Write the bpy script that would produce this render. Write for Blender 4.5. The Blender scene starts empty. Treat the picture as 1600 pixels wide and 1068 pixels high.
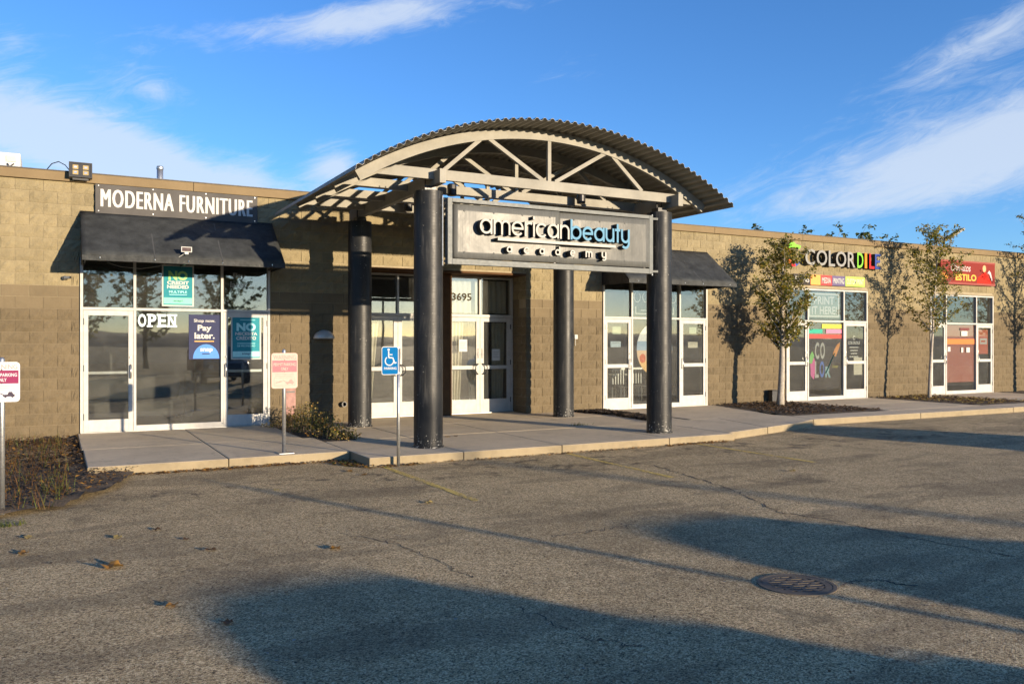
import bpy, bmesh, math, random
from mathutils import Vector, Matrix, noise as mnoise
R = math.radians
random.seed(7)
scene = bpy.context.scene
COL = scene.collection

# ------------------------------------------------------------------ camera
ZC = 1.53
cam_d = bpy.data.cameras.new('camera')
cam_d.sensor_width = 36.0
cam_d.lens = 1318.0 / 1600.0 * 36.0
cam_d.shift_y = 2.0 / 1600.0
cam_d.clip_end = 3000
cam = bpy.data.objects.new('camera', cam_d)
COL.objects.link(cam)
cam.location = (0, 0, ZC)
YAW = math.atan(1318.0 / 2445.0)
cam.rotation_euler = (R(90), 0, -YAW)
scene.camera = cam

# ------------------------------------------------------------------ light
SUN_EL = R(7.0)
SUN_AZ = math.atan2(0.387, -0.922)          # clockwise from +Y
sun_dir = Vector((math.sin(SUN_AZ) * math.cos(SUN_EL), math.cos(SUN_AZ) * math.cos(SUN_EL), math.sin(SUN_EL)))
sl = bpy.data.lights.new('sun', 'SUN')
sl.energy = 4.4
sl.angle = R(0.5)
sl.color = (1.0, 0.81, 0.57)
so = bpy.data.objects.new('sun', sl)
COL.objects.link(so)
so.rotation_euler = (-sun_dir).to_track_quat('-Z', 'Y').to_euler()
so.location = (10, -10, 20)
vs = scene.view_settings
vs.view_transform = 'Standard'
vs.look = 'None'
vs.exposure = 1.1
vs.gamma = 1.0
vs.use_curve_mapping = False
scene.cycles.max_bounces = 6
scene.cycles.diffuse_bounces = 3
scene.cycles.adaptive_threshold = 0.02
scene.cycles.transparent_max_bounces = 16
scene.cycles.caustics_reflective = False
scene.cycles.caustics_refractive = False
scene.cycles.use_denoising = True

# ------------------------------------------------------------------ node helper
class NT:
    def __init__(s, tree):
        s.t = tree; s.n = tree.nodes; s.l = tree.links
    def new(s, ty, **kw):
        n = s.n.new(ty)
        for k, v in kw.items(): setattr(n, k, v)
        return n
    def put(s, sock, v):
        if isinstance(v, bpy.types.NodeSocket): s.l.new(v, sock)
        elif v is not None: sock.default_value = v
    def math(s, op, a, b=None, c=None, clamp=False):
        n = s.new('ShaderNodeMath', operation=op); n.use_clamp = clamp
        s.put(n.inputs[0], a)
        if b is not None: s.put(n.inputs[1], b)
        if c is not None: s.put(n.inputs[2], c)
        return n.outputs[0]
    def vmath(s, op, a, b=None):
        n = s.new('ShaderNodeVectorMath', operation=op)
        s.put(n.inputs[0], a)
        if b is not None: s.put(n.inputs[1], b)
        return n
    def comb(s, x, y, z):
        n = s.new('ShaderNodeCombineXYZ')
        s.put(n.inputs[0], x); s.put(n.inputs[1], y); s.put(n.inputs[2], z)
        return n.outputs[0]
    def sep(s, v):
        n = s.new('ShaderNodeSeparateXYZ'); s.put(n.inputs[0], v); return n.outputs
    def noise(s, vec, scale, detail=4, rough=.55, dist=0.0, out=0):
        n = s.new('ShaderNodeTexNoise'); s.put(n.inputs['Vector'], vec)
        n.inputs['Scale'].default_value = scale; n.inputs['Detail'].default_value = detail
        n.inputs['Roughness'].default_value = rough; n.inputs['Distortion'].default_value = dist
        return n.outputs[out]
    def ramp(s, fac, stops, interp='LINEAR'):
        n = s.new('ShaderNodeValToRGB'); s.put(n.inputs[0], fac)
        cr = n.color_ramp; cr.interpolation = interp
        while len(cr.elements) < len(stops): cr.elements.new(.5)
        for e, (p, c) in zip(cr.elements, stops):
            e.position = p
            if not isinstance(c, (tuple, list)): c = (c, c, c)
            e.color = (c[0], c[1], c[2], 1)
        return n.outputs[0]
    def mix(s, fac, a, b, mode='MIX'):
        n = s.new('ShaderNodeMix', data_type='RGBA', blend_type=mode)
        s.put(n.inputs[0], fac)
        for i, v in ((6, a), (7, b)):
            if isinstance(v, (tuple, list)): v = (v[0], v[1], v[2], 1)
            s.put(n.inputs[i], v)
        return n.outputs[2]
    def smooth(s, v, a, b):
        n = s.new('ShaderNodeMapRange', interpolation_type='SMOOTHSTEP')
        s.put(n.inputs[0], v); n.inputs[1].default_value = a; n.inputs[2].default_value = b
        return n.outputs[0]

# ------------------------------------------------------------------ world
world = bpy.data.worlds.new('World')
scene.world = world
world.use_nodes = True
w = NT(world.node_tree)
w.n.clear()
wo = w.new('ShaderNodeOutputWorld')
bg = w.new('ShaderNodeBackground')
sky = w.new('ShaderNodeTexSky', sky_type='NISHITA')
sky.sun_disc = False
sky.sun_elevation = SUN_EL
sky.sun_rotation = SUN_AZ
sky.altitude = 1300
sky.air_density = 1.0
sky.dust_density = 0.6
sky.ozone_density = 3.0
tc = w.new('ShaderNodeTexCoord')
dirv = w.vmath('NORMALIZE', tc.outputs['Generated']).outputs[0]
dx, dy, dz = w.sep(dirv)
az = w.math('ARCTAN2', dx, dy)
el = w.math('ARCSINE', dz)
azel = w.comb(az, el, 0.0)
# cirrus: streaky noise in azimuth/elevation, the same all round the sky
def cloud_coords(tilt, sx, sy):
    a = w.math('ADD', w.math('MULTIPLY', az, math.cos(tilt)), w.math('MULTIPLY', el, math.sin(tilt)))
    b = w.math('SUBTRACT', w.math('MULTIPLY', el, math.cos(tilt)), w.math('MULTIPLY', az, math.sin(tilt)))
    return w.comb(w.math('MULTIPLY', a, sx), w.math('MULTIPLY', b, sy), 0.37)
n1 = w.noise(cloud_coords(0.16, 3.0, 11.0), 1.6, 5, .62, 0.9)
n2 = w.noise(cloud_coords(-0.1, 2.2, 5.0), 1.3, 2, .6, 0.5)
n3 = w.noise(cloud_coords(0.32, 8.0, 30.0), 1.9, 6, .7, 1.3)
def px_dir(x, y):
    u = (x - 800) / 1318.0; v = (536 - y) / 1318.0
    S, C = math.sin(YAW), math.cos(YAW)
    d = Vector((S + u * C, C - u * S, v)).normalized()
    return math.atan2(d.x, d.y), math.asin(d.z)
def bank(x, y, ra, re, tilt, amp):
    a0, e0 = px_dir(x, y)
    m = w.new('ShaderNodeMapping', vector_type='TEXTURE')
    w.put(m.inputs['Vector'], azel)
    m.inputs['Location'].default_value = (a0, e0, 0); m.inputs['Rotation'].default_value = (0, 0, tilt); m.inputs['Scale'].default_value = (ra * 2.1, re * 2.1, 1)
    g = w.new('ShaderNodeTexGradient', gradient_type='QUADRATIC_SPHERE')
    w.put(g.inputs[0], m.outputs[0])
    return w.math('MULTIPLY', g.outputs[1], amp)
banks = [(120, 228, .20, .042, -.2, .48), (330, 285, .17, .034, -.12, .50), (-150, 150, .2, .06, -.2, .4),
         (1400, 270, .24, .045, .13, .42), (1590, 215, .14, .04, .2, .36), (1540, 60, .16, .032, .42, .42), (1760, 150, .25, .09, .2, .45),
         (470, 45, .20, .024, .16, .46), (245, 140, .06, .026, -.15, .38), (525, 258, .035, .03, .1, .62), (1330, 320, .12, .014, .05, .2), (620, 12, .12, .02, .22, .42),
         (20, 60, .03, .03, 0, .2)]
tot = None
for b in banks:
    v = bank(*b)
    tot = v if tot is None else w.math('ADD', tot, v)
wide = w.math('MULTIPLY', w.smooth(n2, .52, .8), .24)
tot = w.math('ADD', tot, wide)
tex = w.math('ADD', w.math('MULTIPLY', n1, .5), w.math('MULTIPLY', n3, .5))
dens = w.math('ADD', tex, tot)
cmask = w.math('MULTIPLY', w.smooth(dens, .66, 1.14), .74, clamp=True)
hsv = w.new('ShaderNodeHueSaturation')
hsv.inputs['Saturation'].default_value = 1.06
hsv.inputs['Value'].default_value = 1.0
w.put(hsv.inputs['Color'], sky.outputs[0])
skyc = w.mix(1.0, hsv.outputs[0], (0.84, 0.99, 1.24), 'MULTIPLY')
CLOUD = (2.9, 3.25, 3.75)
col = w.mix(cmask, skyc, CLOUD)
w.put(bg.inputs['Color'], col)
bg.inputs['Strength'].default_value = 0.118
w.l.new(bg.outputs[0], wo.inputs['Surface'])

# ------------------------------------------------------------------ materials
def new_mat(name):
    m = bpy.data.materials.new(name); m.use_nodes = True
    t = NT(m.node_tree)
    p = t.n['Principled BSDF']
    geo = t.new('ShaderNodeNewGeometry')
    return m, t, p, geo.outputs['Position']
def bump(t, p, h, strength, dist=0.01):
    b = t.new('ShaderNodeBump'); b.inputs['Strength'].default_value = strength; b.inputs['Distance'].default_value = dist
    t.put(b.inputs['Height'], h)
    t.l.new(b.outputs[0], p.inputs['Normal'])
def M(name, c, rough=.6, metal=0.0, var=.12, scale=6.0, bs=0.0, bscale=60.0, spec=.5, bd=.004):
    m, t, p, pos = new_mat(name)
    n = t.noise(pos, scale, 5, .6)
    d = tuple(max(0, x * (1 - var)) for x in c); l = tuple(x * (1 + var) for x in c)
    t.put(p.inputs['Base Color'], t.ramp(n, [(.3, d), (.7, l)]))
    n2 = t.noise(pos, scale * 3.1, 3)
    t.put(p.inputs['Roughness'], t.ramp(n2, [(.3, max(.02, rough * .85)), (.7, min(1, rough * 1.12))]))
    p.inputs['Metallic'].default_value = metal
    p.inputs['Specular IOR Level'].default_value = spec
    if bs: bump(t, p, t.noise(pos, bscale, 4, .6), bs, bd)
    return m
def block_mat(name, c, var=.16, bs=.8):
    m, t, p, pos = new_mat(name)
    big = t.noise(pos, 1.3, 4, .6)
    mid = t.noise(pos, 7.0, 4, .6)
    fine = t.noise(pos, 70.0, 5, .7)
    f = t.math('ADD', t.math('MULTIPLY', big, .35), t.math('ADD', t.math('MULTIPLY', mid, .35), t.math('MULTIPLY', fine, .3)))
    cc = t.ramp(f, [(.32, tuple(x * (1 - 1.6 * var) for x in c)), (.5, c), (.68, tuple(min(1, x * (1 + 1.3 * var)) for x in c))])
    # per-block tone: random value of every block cell
    x, y, z = t.sep(pos)
    info = t.new('ShaderNodeObjectInfo')
    rowi = t.math('FLOOR', t.math('DIVIDE', t.math('ADD', z, .035), .195))
    odd = t.math('MULTIPLY', t.math('FLOORED_MODULO', rowi, 2.0), .205)
    cell = t.comb(t.math('FLOOR', t.math('DIVIDE', t.math('SUBTRACT', x, odd), .41)), 0.0, rowi)
    wn = t.new('ShaderNodeTexWhiteNoise'); t.put(wn.inputs[0], cell)
    tone = t.ramp(wn.outputs[0], [(0, .915), (1, 1.065)])
    cc = t.mix(1.0, cc, tone, 'MULTIPLY')
    # water streaks and grime with a shape of their own
    st = t.noise(t.comb(t.math('MULTIPLY', x, 5.0), t.math('MULTIPLY', y, 5.0), t.math('MULTIPLY', z, .5)), 1.0, 5, .65)
    cc = t.mix(t.math('MULTIPLY', t.smooth(st, .54, .74), .36), cc, tuple(v * .55 for v in c))
    t.put(p.inputs['Base Color'], cc)
    p.inputs['Roughness'].default_value = .92
    p.inputs['Specular IOR Level'].default_value = .15
    h = t.math('ADD', t.math('MULTIPLY', fine, .5), t.noise(pos, 28.0, 4, .65))
    bump(t, p, h, bs, .014)
    return m
mt = {}
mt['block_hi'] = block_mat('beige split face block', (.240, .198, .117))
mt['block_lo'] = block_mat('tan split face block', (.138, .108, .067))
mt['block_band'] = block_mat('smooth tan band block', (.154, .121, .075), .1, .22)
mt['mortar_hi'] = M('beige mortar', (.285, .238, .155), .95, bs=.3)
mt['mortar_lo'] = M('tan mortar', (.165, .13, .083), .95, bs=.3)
mt['coping'] = M('beige metal coping', (.20, .148, .084), .8, var=.10, scale=2, spec=.08)
mt['coping_edge'] = M('dark coping edge', (.06, .055, .05), .6)
mt['brown'] = M('brown painted soffit', (.085, .045, .022), .8, var=.15, spec=.08)
mt['white_al'] = M('white aluminium frame', (.46, .45, .42), .5, var=.10, scale=9, spec=.15)
mt['grey_al'] = M('grey aluminium', (.34, .345, .34), .38, metal=.6)
mt['dark_metal'] = M('dark metal hardware', (.03, .03, .032), .4, metal=.3)
mt['steel'] = M('brushed steel', (.55, .55, .54), .3, metal=1.0)
mt['galv'] = M('galvanised steel', (.47, .48, .48), .42, metal=.85, var=.16, scale=40)
mt['truss'] = M('warm grey truss paint', (.275, .262, .225), .7, var=.14, scale=3, bs=.08, spec=.15)
mt['sheet'] = M('grey painted roof sheet', (.23, .215, .175), .55, metal=.1, var=.14, scale=2)
mt['awning'] = M('charcoal awning fabric', (.034, .037, .038), .62, var=.35, scale=5, bs=.5, bscale=9, spec=.2, bd=.03)
mt['awning_seam'] = M('awning seam', (.055, .057, .058), .7)
mt['white'] = M('white paint', (.52, .52, .50), .85, var=.05, spec=.08)
mt['offwhite'] = M('off white print', (.48, .48, .45), .85, var=.05, spec=.08)
mt['charcoal_board'] = M('charcoal banner board', (.095, .090, .085), .8, var=.12, scale=3, spec=.08)
mt['int_wall'] = M('interior wall', (.12, .12, .115), .8)
mt['int_floor'] = M('interior floor', (.07, .06, .05), .5)
mt['curtain'] = M('beige curtain', (.55, .51, .40), .9, var=.1)
mt['concrete_edge'] = M('concrete', (.33, .30, .25), .9)
mt['black'] = M('black', (.012, .012, .013), .5)
mt['solar'] = M('solar cell', (.05, .02, .015), .2, var=.2)
mt['lamp_yellow'] = M('yellow led chip', (.34, .25, .09), .35)
mt['rubber'] = M('tyre rubber', (.02, .02, .02), .85)

def flat(name, c, rough=.55):
    if name not in mt: mt[name] = M(name, c, .85, var=.06, scale=20, spec=.06)
    return mt[name]

def asphalt_mat():
    m, t, p, pos = new_mat('worn asphalt')
    v = t.new('ShaderNodeTexVoronoi'); v.inputs['Scale'].default_value = 122
    t.put(v.inputs['Vector'], pos)
    v2 = t.new('ShaderNodeTexVoronoi'); v2.inputs['Scale'].default_value = 40
    t.put(v2.inputs['Vector'], pos)
    cellv = t.sep(v.outputs['Color'])[0]
    cell2 = t.sep(v2.outputs['Color'])[1]
    fine = t.noise(pos, 160, 3, .7)
    big = t.noise(pos, .55, 5, .6)
    mid = t.noise(pos, 3.2, 5, .65)
    grain = t.math('ADD', t.math('MULTIPLY', cellv, .66), t.math('ADD', t.math('MULTIPLY', cell2, .14), t.math('MULTIPLY', fine, .2)))
    c = t.ramp(grain, [(.14, (.085, .058, .032)), (.38, (.43, .312, .165)), (.62, (.68, .515, .285)), (.90, (1.0, .87, .56))])
    tone = t.ramp(t.math('ADD', t.math('MULTIPLY', big, .6), t.math('MULTIPLY', mid, .4)), [(.34, .68), (.5, 1.0), (.66, 1.2)])
    c = t.mix(1.0, c, tone, 'MULTIPLY')
    # oil and damp stains
    st = t.noise(pos, .9, 6, .7, .6)
    c = t.mix(t.math('MULTIPLY', t.smooth(st, .56, .70), .5), c, (.10, .078, .052))
    # dark drips where engines stand at the kerb, paler worn wheel lanes
    px, py, pz = t.sep(pos)
    dr = t.noise(pos, 3.6, 4, .7)
    kerbside = t.math('MULTIPLY', t.smooth(py, 8.6, 9.8), t.smooth(py, 11.2, 10.4))
    c = t.mix(t.math('MULTIPLY', t.math('MULTIPLY', t.smooth(dr, .52, .68), kerbside), .7), c, (.03, .028, .026))
    seal = t.noise(t.comb(t.math('MULTIPLY', px, .5), t.math('MULTIPLY', py, 1.6), 0.0), .8, 3, .5)
    c = t.mix(t.math('MULTIPLY', t.smooth(seal, .54, .58), .30), c, (.12, .095, .065))
    t.put(p.inputs['Base Color'], c)
    t.put(p.inputs['Roughness'], t.ramp(fine, [(.3, .78), (.7, .95)]))
    p.inputs['Specular IOR Level'].default_value = .3
    h = t.math('SUBTRACT', t.math('MULTIPLY', grain, 1.0), t.math('MULTIPLY', v.outputs['Distance'], 1.6))
    h = t.math('ADD', h, t.math('MULTIPLY', mid, .8))
    bump(t, p, h, .9, .013)
    return m
mt['asphalt'] = asphalt_mat()
def concrete_mat(name, c, dark=.45):
    m, t, p, pos = new_mat(name)
    big = t.noise(pos, 1.1, 5, .62); mid = t.noise(pos, 9, 5, .6); fine = t.noise(pos, 120, 3, .7)
    f = t.math('ADD', t.math('MULTIPLY', big, .5), t.math('ADD', t.math('MULTIPLY', mid, .3), t.math('MULTIPLY', fine, .2)))
    cc = t.ramp(f, [(.3, tuple(x * .68 for x in c)), (.5, c), (.7, tuple(x * 1.22 for x in c))])
    st = t.noise(pos, 2.3, 7, .72, 1.1)
    cc = t.mix(t.math('MULTIPLY', t.smooth(st, .56, .72), dark), cc, tuple(x * .45 for x in c))
    gum = t.new('ShaderNodeTexVoronoi'); gum.inputs['Scale'].default_value = 5.5; t.put(gum.inputs['Vector'], pos)
    gm = t.math('MULTIPLY', t.smooth(gum.outputs['Distance'], .10, .06), t.math('GREATER_THAN', t.sep(gum.outputs['Color'])[0], .6))
    cc = t.mix(t.math('MULTIPLY', gm, .6), cc, tuple(x * .35 for x in c))
    t.put(p.inputs['Base Color'], cc)
    p.inputs['Roughness'].default_value = .88
    p.inputs['Specular IOR Level'].default_value = .25
    bump(t, p, t.math('ADD', fine, t.math('MULTIPLY', mid, .8)), .35, .006)
    return m
mt['concrete'] = concrete_mat('walk concrete', (.58, .475, .325), .6)
mt['kerb'] = concrete_mat('darkened kerb concrete', (.27, .22, .14), .4)  # panel sides coloured darker than tops to offset strong sun on them
mt['apron'] = concrete_mat('old concrete apron', (.46, .38, .27))
mt['soil'] = M('dry soil', (.10, .075, .05), .95, var=.35, scale=14, bs=.8, bscale=40, bd=.02)
mt['far_ground'] = M('dry grass ground', (.13, .11, .06), .95, var=.3, scale=.2)
mt['hill'] = M('hazed hill scrub', (.19, .17, .13), .95, var=.3, scale=.03)  # colour lightened to put distance haze into the hills
def column_mat():
    m, t, p, pos = new_mat('charcoal column paint')
    x, y, z = t.sep(pos)
    n = t.noise(pos, 5, 5, .65)
    c = t.ramp(n, [(.3, (.010, .0108, .012)), (.7, (.020, .0205, .021))])
    chip = t.noise(pos, 34, 3, .6)
    low = t.smooth(z, .30, .0)
    mask = t.math('GREATER_THAN', t.math('ADD', chip, t.math('MULTIPLY', low, .13)), .715)
    c = t.mix(mask, c, (.34, .33, .30))
    scr = t.noise(t.comb(t.math('MULTIPLY', x, 20.0), t.math('MULTIPLY', y, 20.0), t.math('MULTIPLY', z, 2.0)), 1.0, 4, .6)
    c = t.mix(t.math('MULTIPLY', t.smooth(scr, .52, .75), .55), c, (.08, .076, .07))
    t.put(p.inputs['Base Color'], c)
    t.put(p.inputs['Roughness'], t.ramp(n, [(.3, .40), (.7, .52)]))
    p.inputs['Specular IOR Level'].default_value = .32
    wv = t.new('ShaderNodeTexWave', wave_type='BANDS', bands_direction='Z'); wv.inputs['Scale'].default_value = 6.5
    wv.inputs['Distortion'].default_value = .6
    t.put(wv.inputs['Vector'], pos)
    ring = t.ramp(wv.outputs[0], [(.0, 0), (.12, 1), (1, 1)])
    bump(t, p, t.math('ADD', t.math('MULTIPLY', ring, .32), t.math('MULTIPLY', t.noise(pos, 8, 4), .8)), .25, .006)
    return m
mt['column'] = column_mat()
def sign_metal():
    m, t, p, pos = new_mat('brushed sign metal')
    x, y, z = t.sep(pos)
    br = t.noise(t.comb(t.math('MULTIPLY', x, 60.0), t.math('MULTIPLY', y, 60.0), t.math('MULTIPLY', z, 1.4)), 1.0, 4, .6)
    blot = t.noise(pos, 2.4, 5, .6)
    t.put(p.inputs['Base Color'], t.ramp(t.math('ADD', t.math('MULTIPLY', br, .4), t.math('MULTIPLY', blot, .6)), [(.3, (.085, .088, .085)), (.7, (.14, .143, .138))]))
    t.put(p.inputs['Roughness'], t.ramp(blot, [(.3, .22), (.7, .31)]))
    p.inputs['Metallic'].default_value = 0.0
    p.inputs['Specular IOR Level'].default_value = .055
    bump(t, p, t.math('ADD', t.math('MULTIPLY', br, .12), t.noise(pos, 3.0, 3)), .22, .02)
    return m
mt['sign_metal'] = sign_metal()
def glass_mat(name, tint, ior=1.75):
    m = bpy.data.materials.new(name); m.use_nodes = True
    t = NT(m.node_tree); t.n.clear()
    o = t.new('ShaderNodeOutputMaterial')
    tr = t.new('ShaderNodeBsdfTransparent'); tr.inputs[0].default_value = (*tint, 1)
    gl = t.new('ShaderNodeBsdfGlossy'); gl.inputs['Roughness'].default_value = .015
    gl.inputs['Color'].default_value = (.82, .82, .80, 1)
    lw = t.new('ShaderNodeLayerWeight'); lw.inputs[0].default_value = .5
    fac = t.math('ADD', t.math('MULTIPLY', t.math('POWER', lw.outputs['Facing'], 4.0), .85), .13, clamp=True)
    geo = t.new('ShaderNodeNewGeometry')
    n = t.noise(geo.outputs['Position'], 1.1, 2)
    b = t.new('ShaderNodeBump'); b.inputs['Strength'].default_value = .05; b.inputs['Distance'].default_value = .02
    t.put(b.inputs['Height'], n); t.l.new(b.outputs[0], gl.inputs['Normal'])
    mx = t.new('ShaderNodeMixShader')
    t.l.new(fac, mx.inputs[0]); t.l.new(tr.outputs[0], mx.inputs[1]); t.l.new(gl.outputs[0], mx.inputs[2])
    df = t.new('ShaderNodeBsdfDiffuse'); df.inputs[0].default_value = (.55, .54, .50, 1)
    sm = t.noise(geo.outputs['Position'], 2.3, 5, .7)
    m2 = t.new('ShaderNodeMixShader'); t.put(m2.inputs[0], t.ramp(sm, [(.3, .010), (.75, .045)]))
    t.l.new(mx.outputs[0], m2.inputs[1]); t.l.new(df.outputs[0], m2.inputs[2])
    t.l.new(m2.outputs[0], o.inputs[0])
    return m
mt['glass'] = glass_mat('storefront glass', (.88, .90, .89))
mt['car_glass'] = glass_mat('car glass', (.25, .27, .27))
def leaf_mat(name, c, tr=.38):
    m, t, p, pos = new_mat(name)
    n = t.noise(pos, 9, 3)
    t.put(p.inputs['Base Color'], t.ramp(n, [(.3, tuple(x * .65 for x in c)), (.7, tuple(x * 1.3 for x in c))]))
    p.inputs['Roughness'].default_value = .5
    p.inputs['Specular IOR Level'].default_value = .3
    tl = t.new('ShaderNodeBsdfTranslucent'); t.put(tl.inputs[0], (c[0] * 1.6, c[1] * 1.6, c[2], 1))
    mx = t.new('ShaderNodeMixShader'); mx.inputs[0].default_value = tr
    out = [q for q in t.n if q.type == 'OUTPUT_MATERIAL'][0]
    t.l.new(p.outputs[0], mx.inputs[1]); t.l.new(tl.outputs[0], mx.inputs[2]); t.l.new(mx.outputs[0], out.inputs[0])
    return m
mt['leaf1'] = leaf_mat('olive leaf', (.19, .175, .036))
mt['leaf2'] = leaf_mat('dark green leaf', (.055, .075, .02))
mt['leaf3'] = leaf_mat('yellowing leaf', (.30, .22, .04))
mt['leaf_dry'] = leaf_mat('dry orange leaf', (.36, .19, .045))
mt['leaf_brown'] = leaf_mat('brown leaf', (.13, .07, .03))
mt['leaf_pale'] = leaf_mat('pale yellow leaf', (.48, .36, .13))
mt['grass'] = leaf_mat('grass blade', (.11, .13, .03))
mt['bark'] = M('pale bark', (.34, .30, .25), .85, var=.25, scale=18, bs=.5)
mt['bark_dark'] = M('dark bark', (.09, .07, .05), .9, var=.3, scale=18, bs=.5)
mt['mulch'] = M('dark mulch', (.028, .020, .015), .95, var=.4, scale=30)
mt['mulch2'] = M('brown mulch', (.085, .055, .032), .95, var=.4, scale=30)
def stripe_mat():
    m, t, p, pos = new_mat('worn yellow paint')
    n = t.noise(pos, 26, 5, .75); b = t.noise(pos, 2.0, 3)
    t.put(p.inputs['Base Color'], t.ramp(n, [(.3, (.60, .40, .08)), (.7, (.82, .60, .16))]))
    p.inputs['Roughness'].default_value = .85
    mask = t.math('GREATER_THAN', t.math('ADD', n, t.math('MULTIPLY', b, .35)), .655)
    p.inputs['Alpha'].default_value = 1
    t.put(p.inputs['Alpha'], mask)
    return m
mt['stripe'] = stripe_mat()
mt['crack'] = M('dark crack filler', (.06, .05, .04), .95, var=.3, scale=20)  # dark colour of the thin crack strips laid over the asphalt
mt['iron'] = M('cast iron', (.10, .082, .06), .8, metal=.0, var=.25, scale=20, bs=.3)

# ------------------------------------------------------------------ mesh builder
WL = {}                                           # world location of every object made here
def link(o, parent, wl):
    COL.objects.link(o)
    WL[o] = Vector(wl)
    if parent is not None:
        o.parent = parent
        o.matrix_parent_inverse = Matrix.Translation(-WL[parent])
    o.location = wl
    return o
def tag(o, label, cat=None, group=None, kind=None):
    if label: o['label'] = label
    if cat: o['category'] = cat
    if group: o['group'] = group
    if kind: o['kind'] = kind
    return o
def empty(name, loc, label, cat, group=None):
    o = bpy.data.objects.new(name, None); o.empty_display_size = .2
    link(o, None, loc)
    return tag(o, label, cat, group)
class MB:
    def __init__(s): s.v = []; s.f = []; s.m = []
    def add(s, vs, fs, mi=0):
        k = len(s.v); s.v += [tuple(q) for q in vs]
        for f in fs: s.f.append(tuple(k + i for i in f)); s.m.append(mi)
        return s
    def box(s, x0, x1, y0, y1, z0, z1, mi=0):
        return s.add([(x0, y0, z0), (x1, y0, z0), (x1, y1, z0), (x0, y1, z0), (x0, y0, z1), (x1, y0, z1), (x1, y1, z1), (x0, y1, z1)],
                     [(0, 3, 2, 1), (4, 5, 6, 7), (0, 1, 5, 4), (1, 2, 6, 5), (2, 3, 7, 6), (3, 0, 4, 7)], mi)
    def bar(s, p, q, wd, h, mi=0, up=(0, 0, 1)):
        p = Vector(p); q = Vector(q); d = (q - p).normalized(); u = Vector(up)
        if abs(d.dot(u)) > .98: u = Vector((0, 1, 0))
        a = d.cross(u).normalized(); b = a.cross(d).normalized()
        vs = []
        for c in (p, q):
            for i, j in ((-1, -1), (1, -1), (1, 1), (-1, 1)): vs.append(c + a * (i * wd / 2) + b * (j * h / 2))
        return s.add(vs, [(0, 1, 2, 3), (7, 6, 5, 4), (0, 4, 5, 1), (1, 5, 6, 2), (2, 6, 7, 3), (3, 7, 4, 0)], mi)
    def tube(s, pts, r, seg=8, mi=0, caps=True):
        pts = [Vector(p) for p in pts]; n = len(pts)
        rs = r if isinstance(r, (list, tuple)) else [r] * n
        base = len(s.v); ref = None
        for i, p in enumerate(pts):
            d = (pts[min(i + 1, n - 1)] - pts[max(i - 1, 0)]).normalized()
            if ref is None:
                ref = Vector((1, 0, 0)) if abs(d.x) < .9 else Vector((0, 1, 0))
            a = (ref - d * ref.dot(d)).normalized(); b = d.cross(a); ref = a
            for k in range(seg):
                t = 2 * math.pi * k / seg
                s.v.append(tuple(p + a * (rs[i] * math.cos(t)) + b * (rs[i] * math.sin(t))))
        for i in range(n - 1):
            for k in range(seg):
                k2 = (k + 1) % seg
                s.f.append((base + i * seg + k, base + i * seg + k2, base + (i + 1) * seg + k2, base + (i + 1) * seg + k)); s.m.append(mi)
        if caps:
            s.f.append(tuple(base + k for k in reversed(range(seg)))); s.m.append(mi)
            s.f.append(tuple(base + (n - 1) * seg + k for k in range(seg))); s.m.append(mi)
        return s
    def cyl(s, c, r, z0, z1, seg=32, mi=0):
        return s.tube([(c[0], c[1], z0), (c[0], c[1], z1)], r, seg, mi)
    def lathe(s, c, prof, seg=32, mi=0):
        base = len(s.v)
        for (r, z) in prof:
            for k in range(seg):
                t = 2 * math.pi * k / seg
                s.v.append((c[0] + r * math.cos(t), c[1] + r * math.sin(t), z))
        for i in range(len(prof) - 1):
            for k in range(seg):
                k2 = (k + 1) % seg
                s.f.append((base + i * seg + k, base + i * seg + k2, base + (i + 1) * seg + k2, base + (i + 1) * seg + k)); s.m.append(mi)
        s.f.append(tuple(base + k for k in reversed(range(seg)))); s.m.append(mi)
        e = base + (len(prof) - 1) * seg
        s.f.append(tuple(e + k for k in range(seg))); s.m.append(mi)
        return s
    def prism_xz(s, poly, y0, y1, mi=0, side=None):
        n = len(poly); side = mi if side is None else side
        k = len(s.v)
        s.v += [(x, y0, z) for x, z in poly] + [(x, y1, z) for x, z in poly]
        s.f.append(tuple(k + i for i in range(n))); s.m.append(mi)
        s.f.append(tuple(k + n + i for i in reversed(range(n)))); s.m.append(side)
        for i in range(n):
            j = (i + 1) % n
            s.f.append((k + i, k + n + i, k + n + j, k + j)); s.m.append(side)
        return s
    def prism_xy(s, poly, z0, z1, mi=0, side=None):
        n = len(poly); k = len(s.v)
        s.v += [(x, y, z0) for x, y in poly] + [(x, y, z1) for x, y in poly]
        s.f.append(tuple(k + i for i in reversed(range(n)))); s.m.append(mi)
        s.f.append(tuple(k + n + i for i in range(n))); s.m.append(mi)
        for i in range(n):
            j = (i + 1) % n
            s.f.append((k + i, k + j, k + n + j, k + n + i)); s.m.append(side if side is not None else mi)
        return s
    def build(s, name, mats, parent=None, smooth=False, bevel=0.0, fixn=True):
        if not isinstance(mats, (list, tuple)): mats = [mats]
        xs = [q[0] for q in s.v]; ys = [q[1] for q in s.v]; zs = [q[2] for q in s.v]
        o3 = ((min(xs) + max(xs)) / 2, (min(ys) + max(ys)) / 2, min(zs))
        me = bpy.data.meshes.new(name)
        me.from_pydata([(a - o3[0], b - o3[1], c - o3[2]) for a, b, c in s.v], [], s.f)
        for q in mats: me.materials.append(mt[q] if isinstance(q, str) else q)
        me.polygons.foreach_set('material_index', s.m)
        if smooth: me.polygons.foreach_set('use_smooth', [True] * len(s.f))
        me.update()
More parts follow.
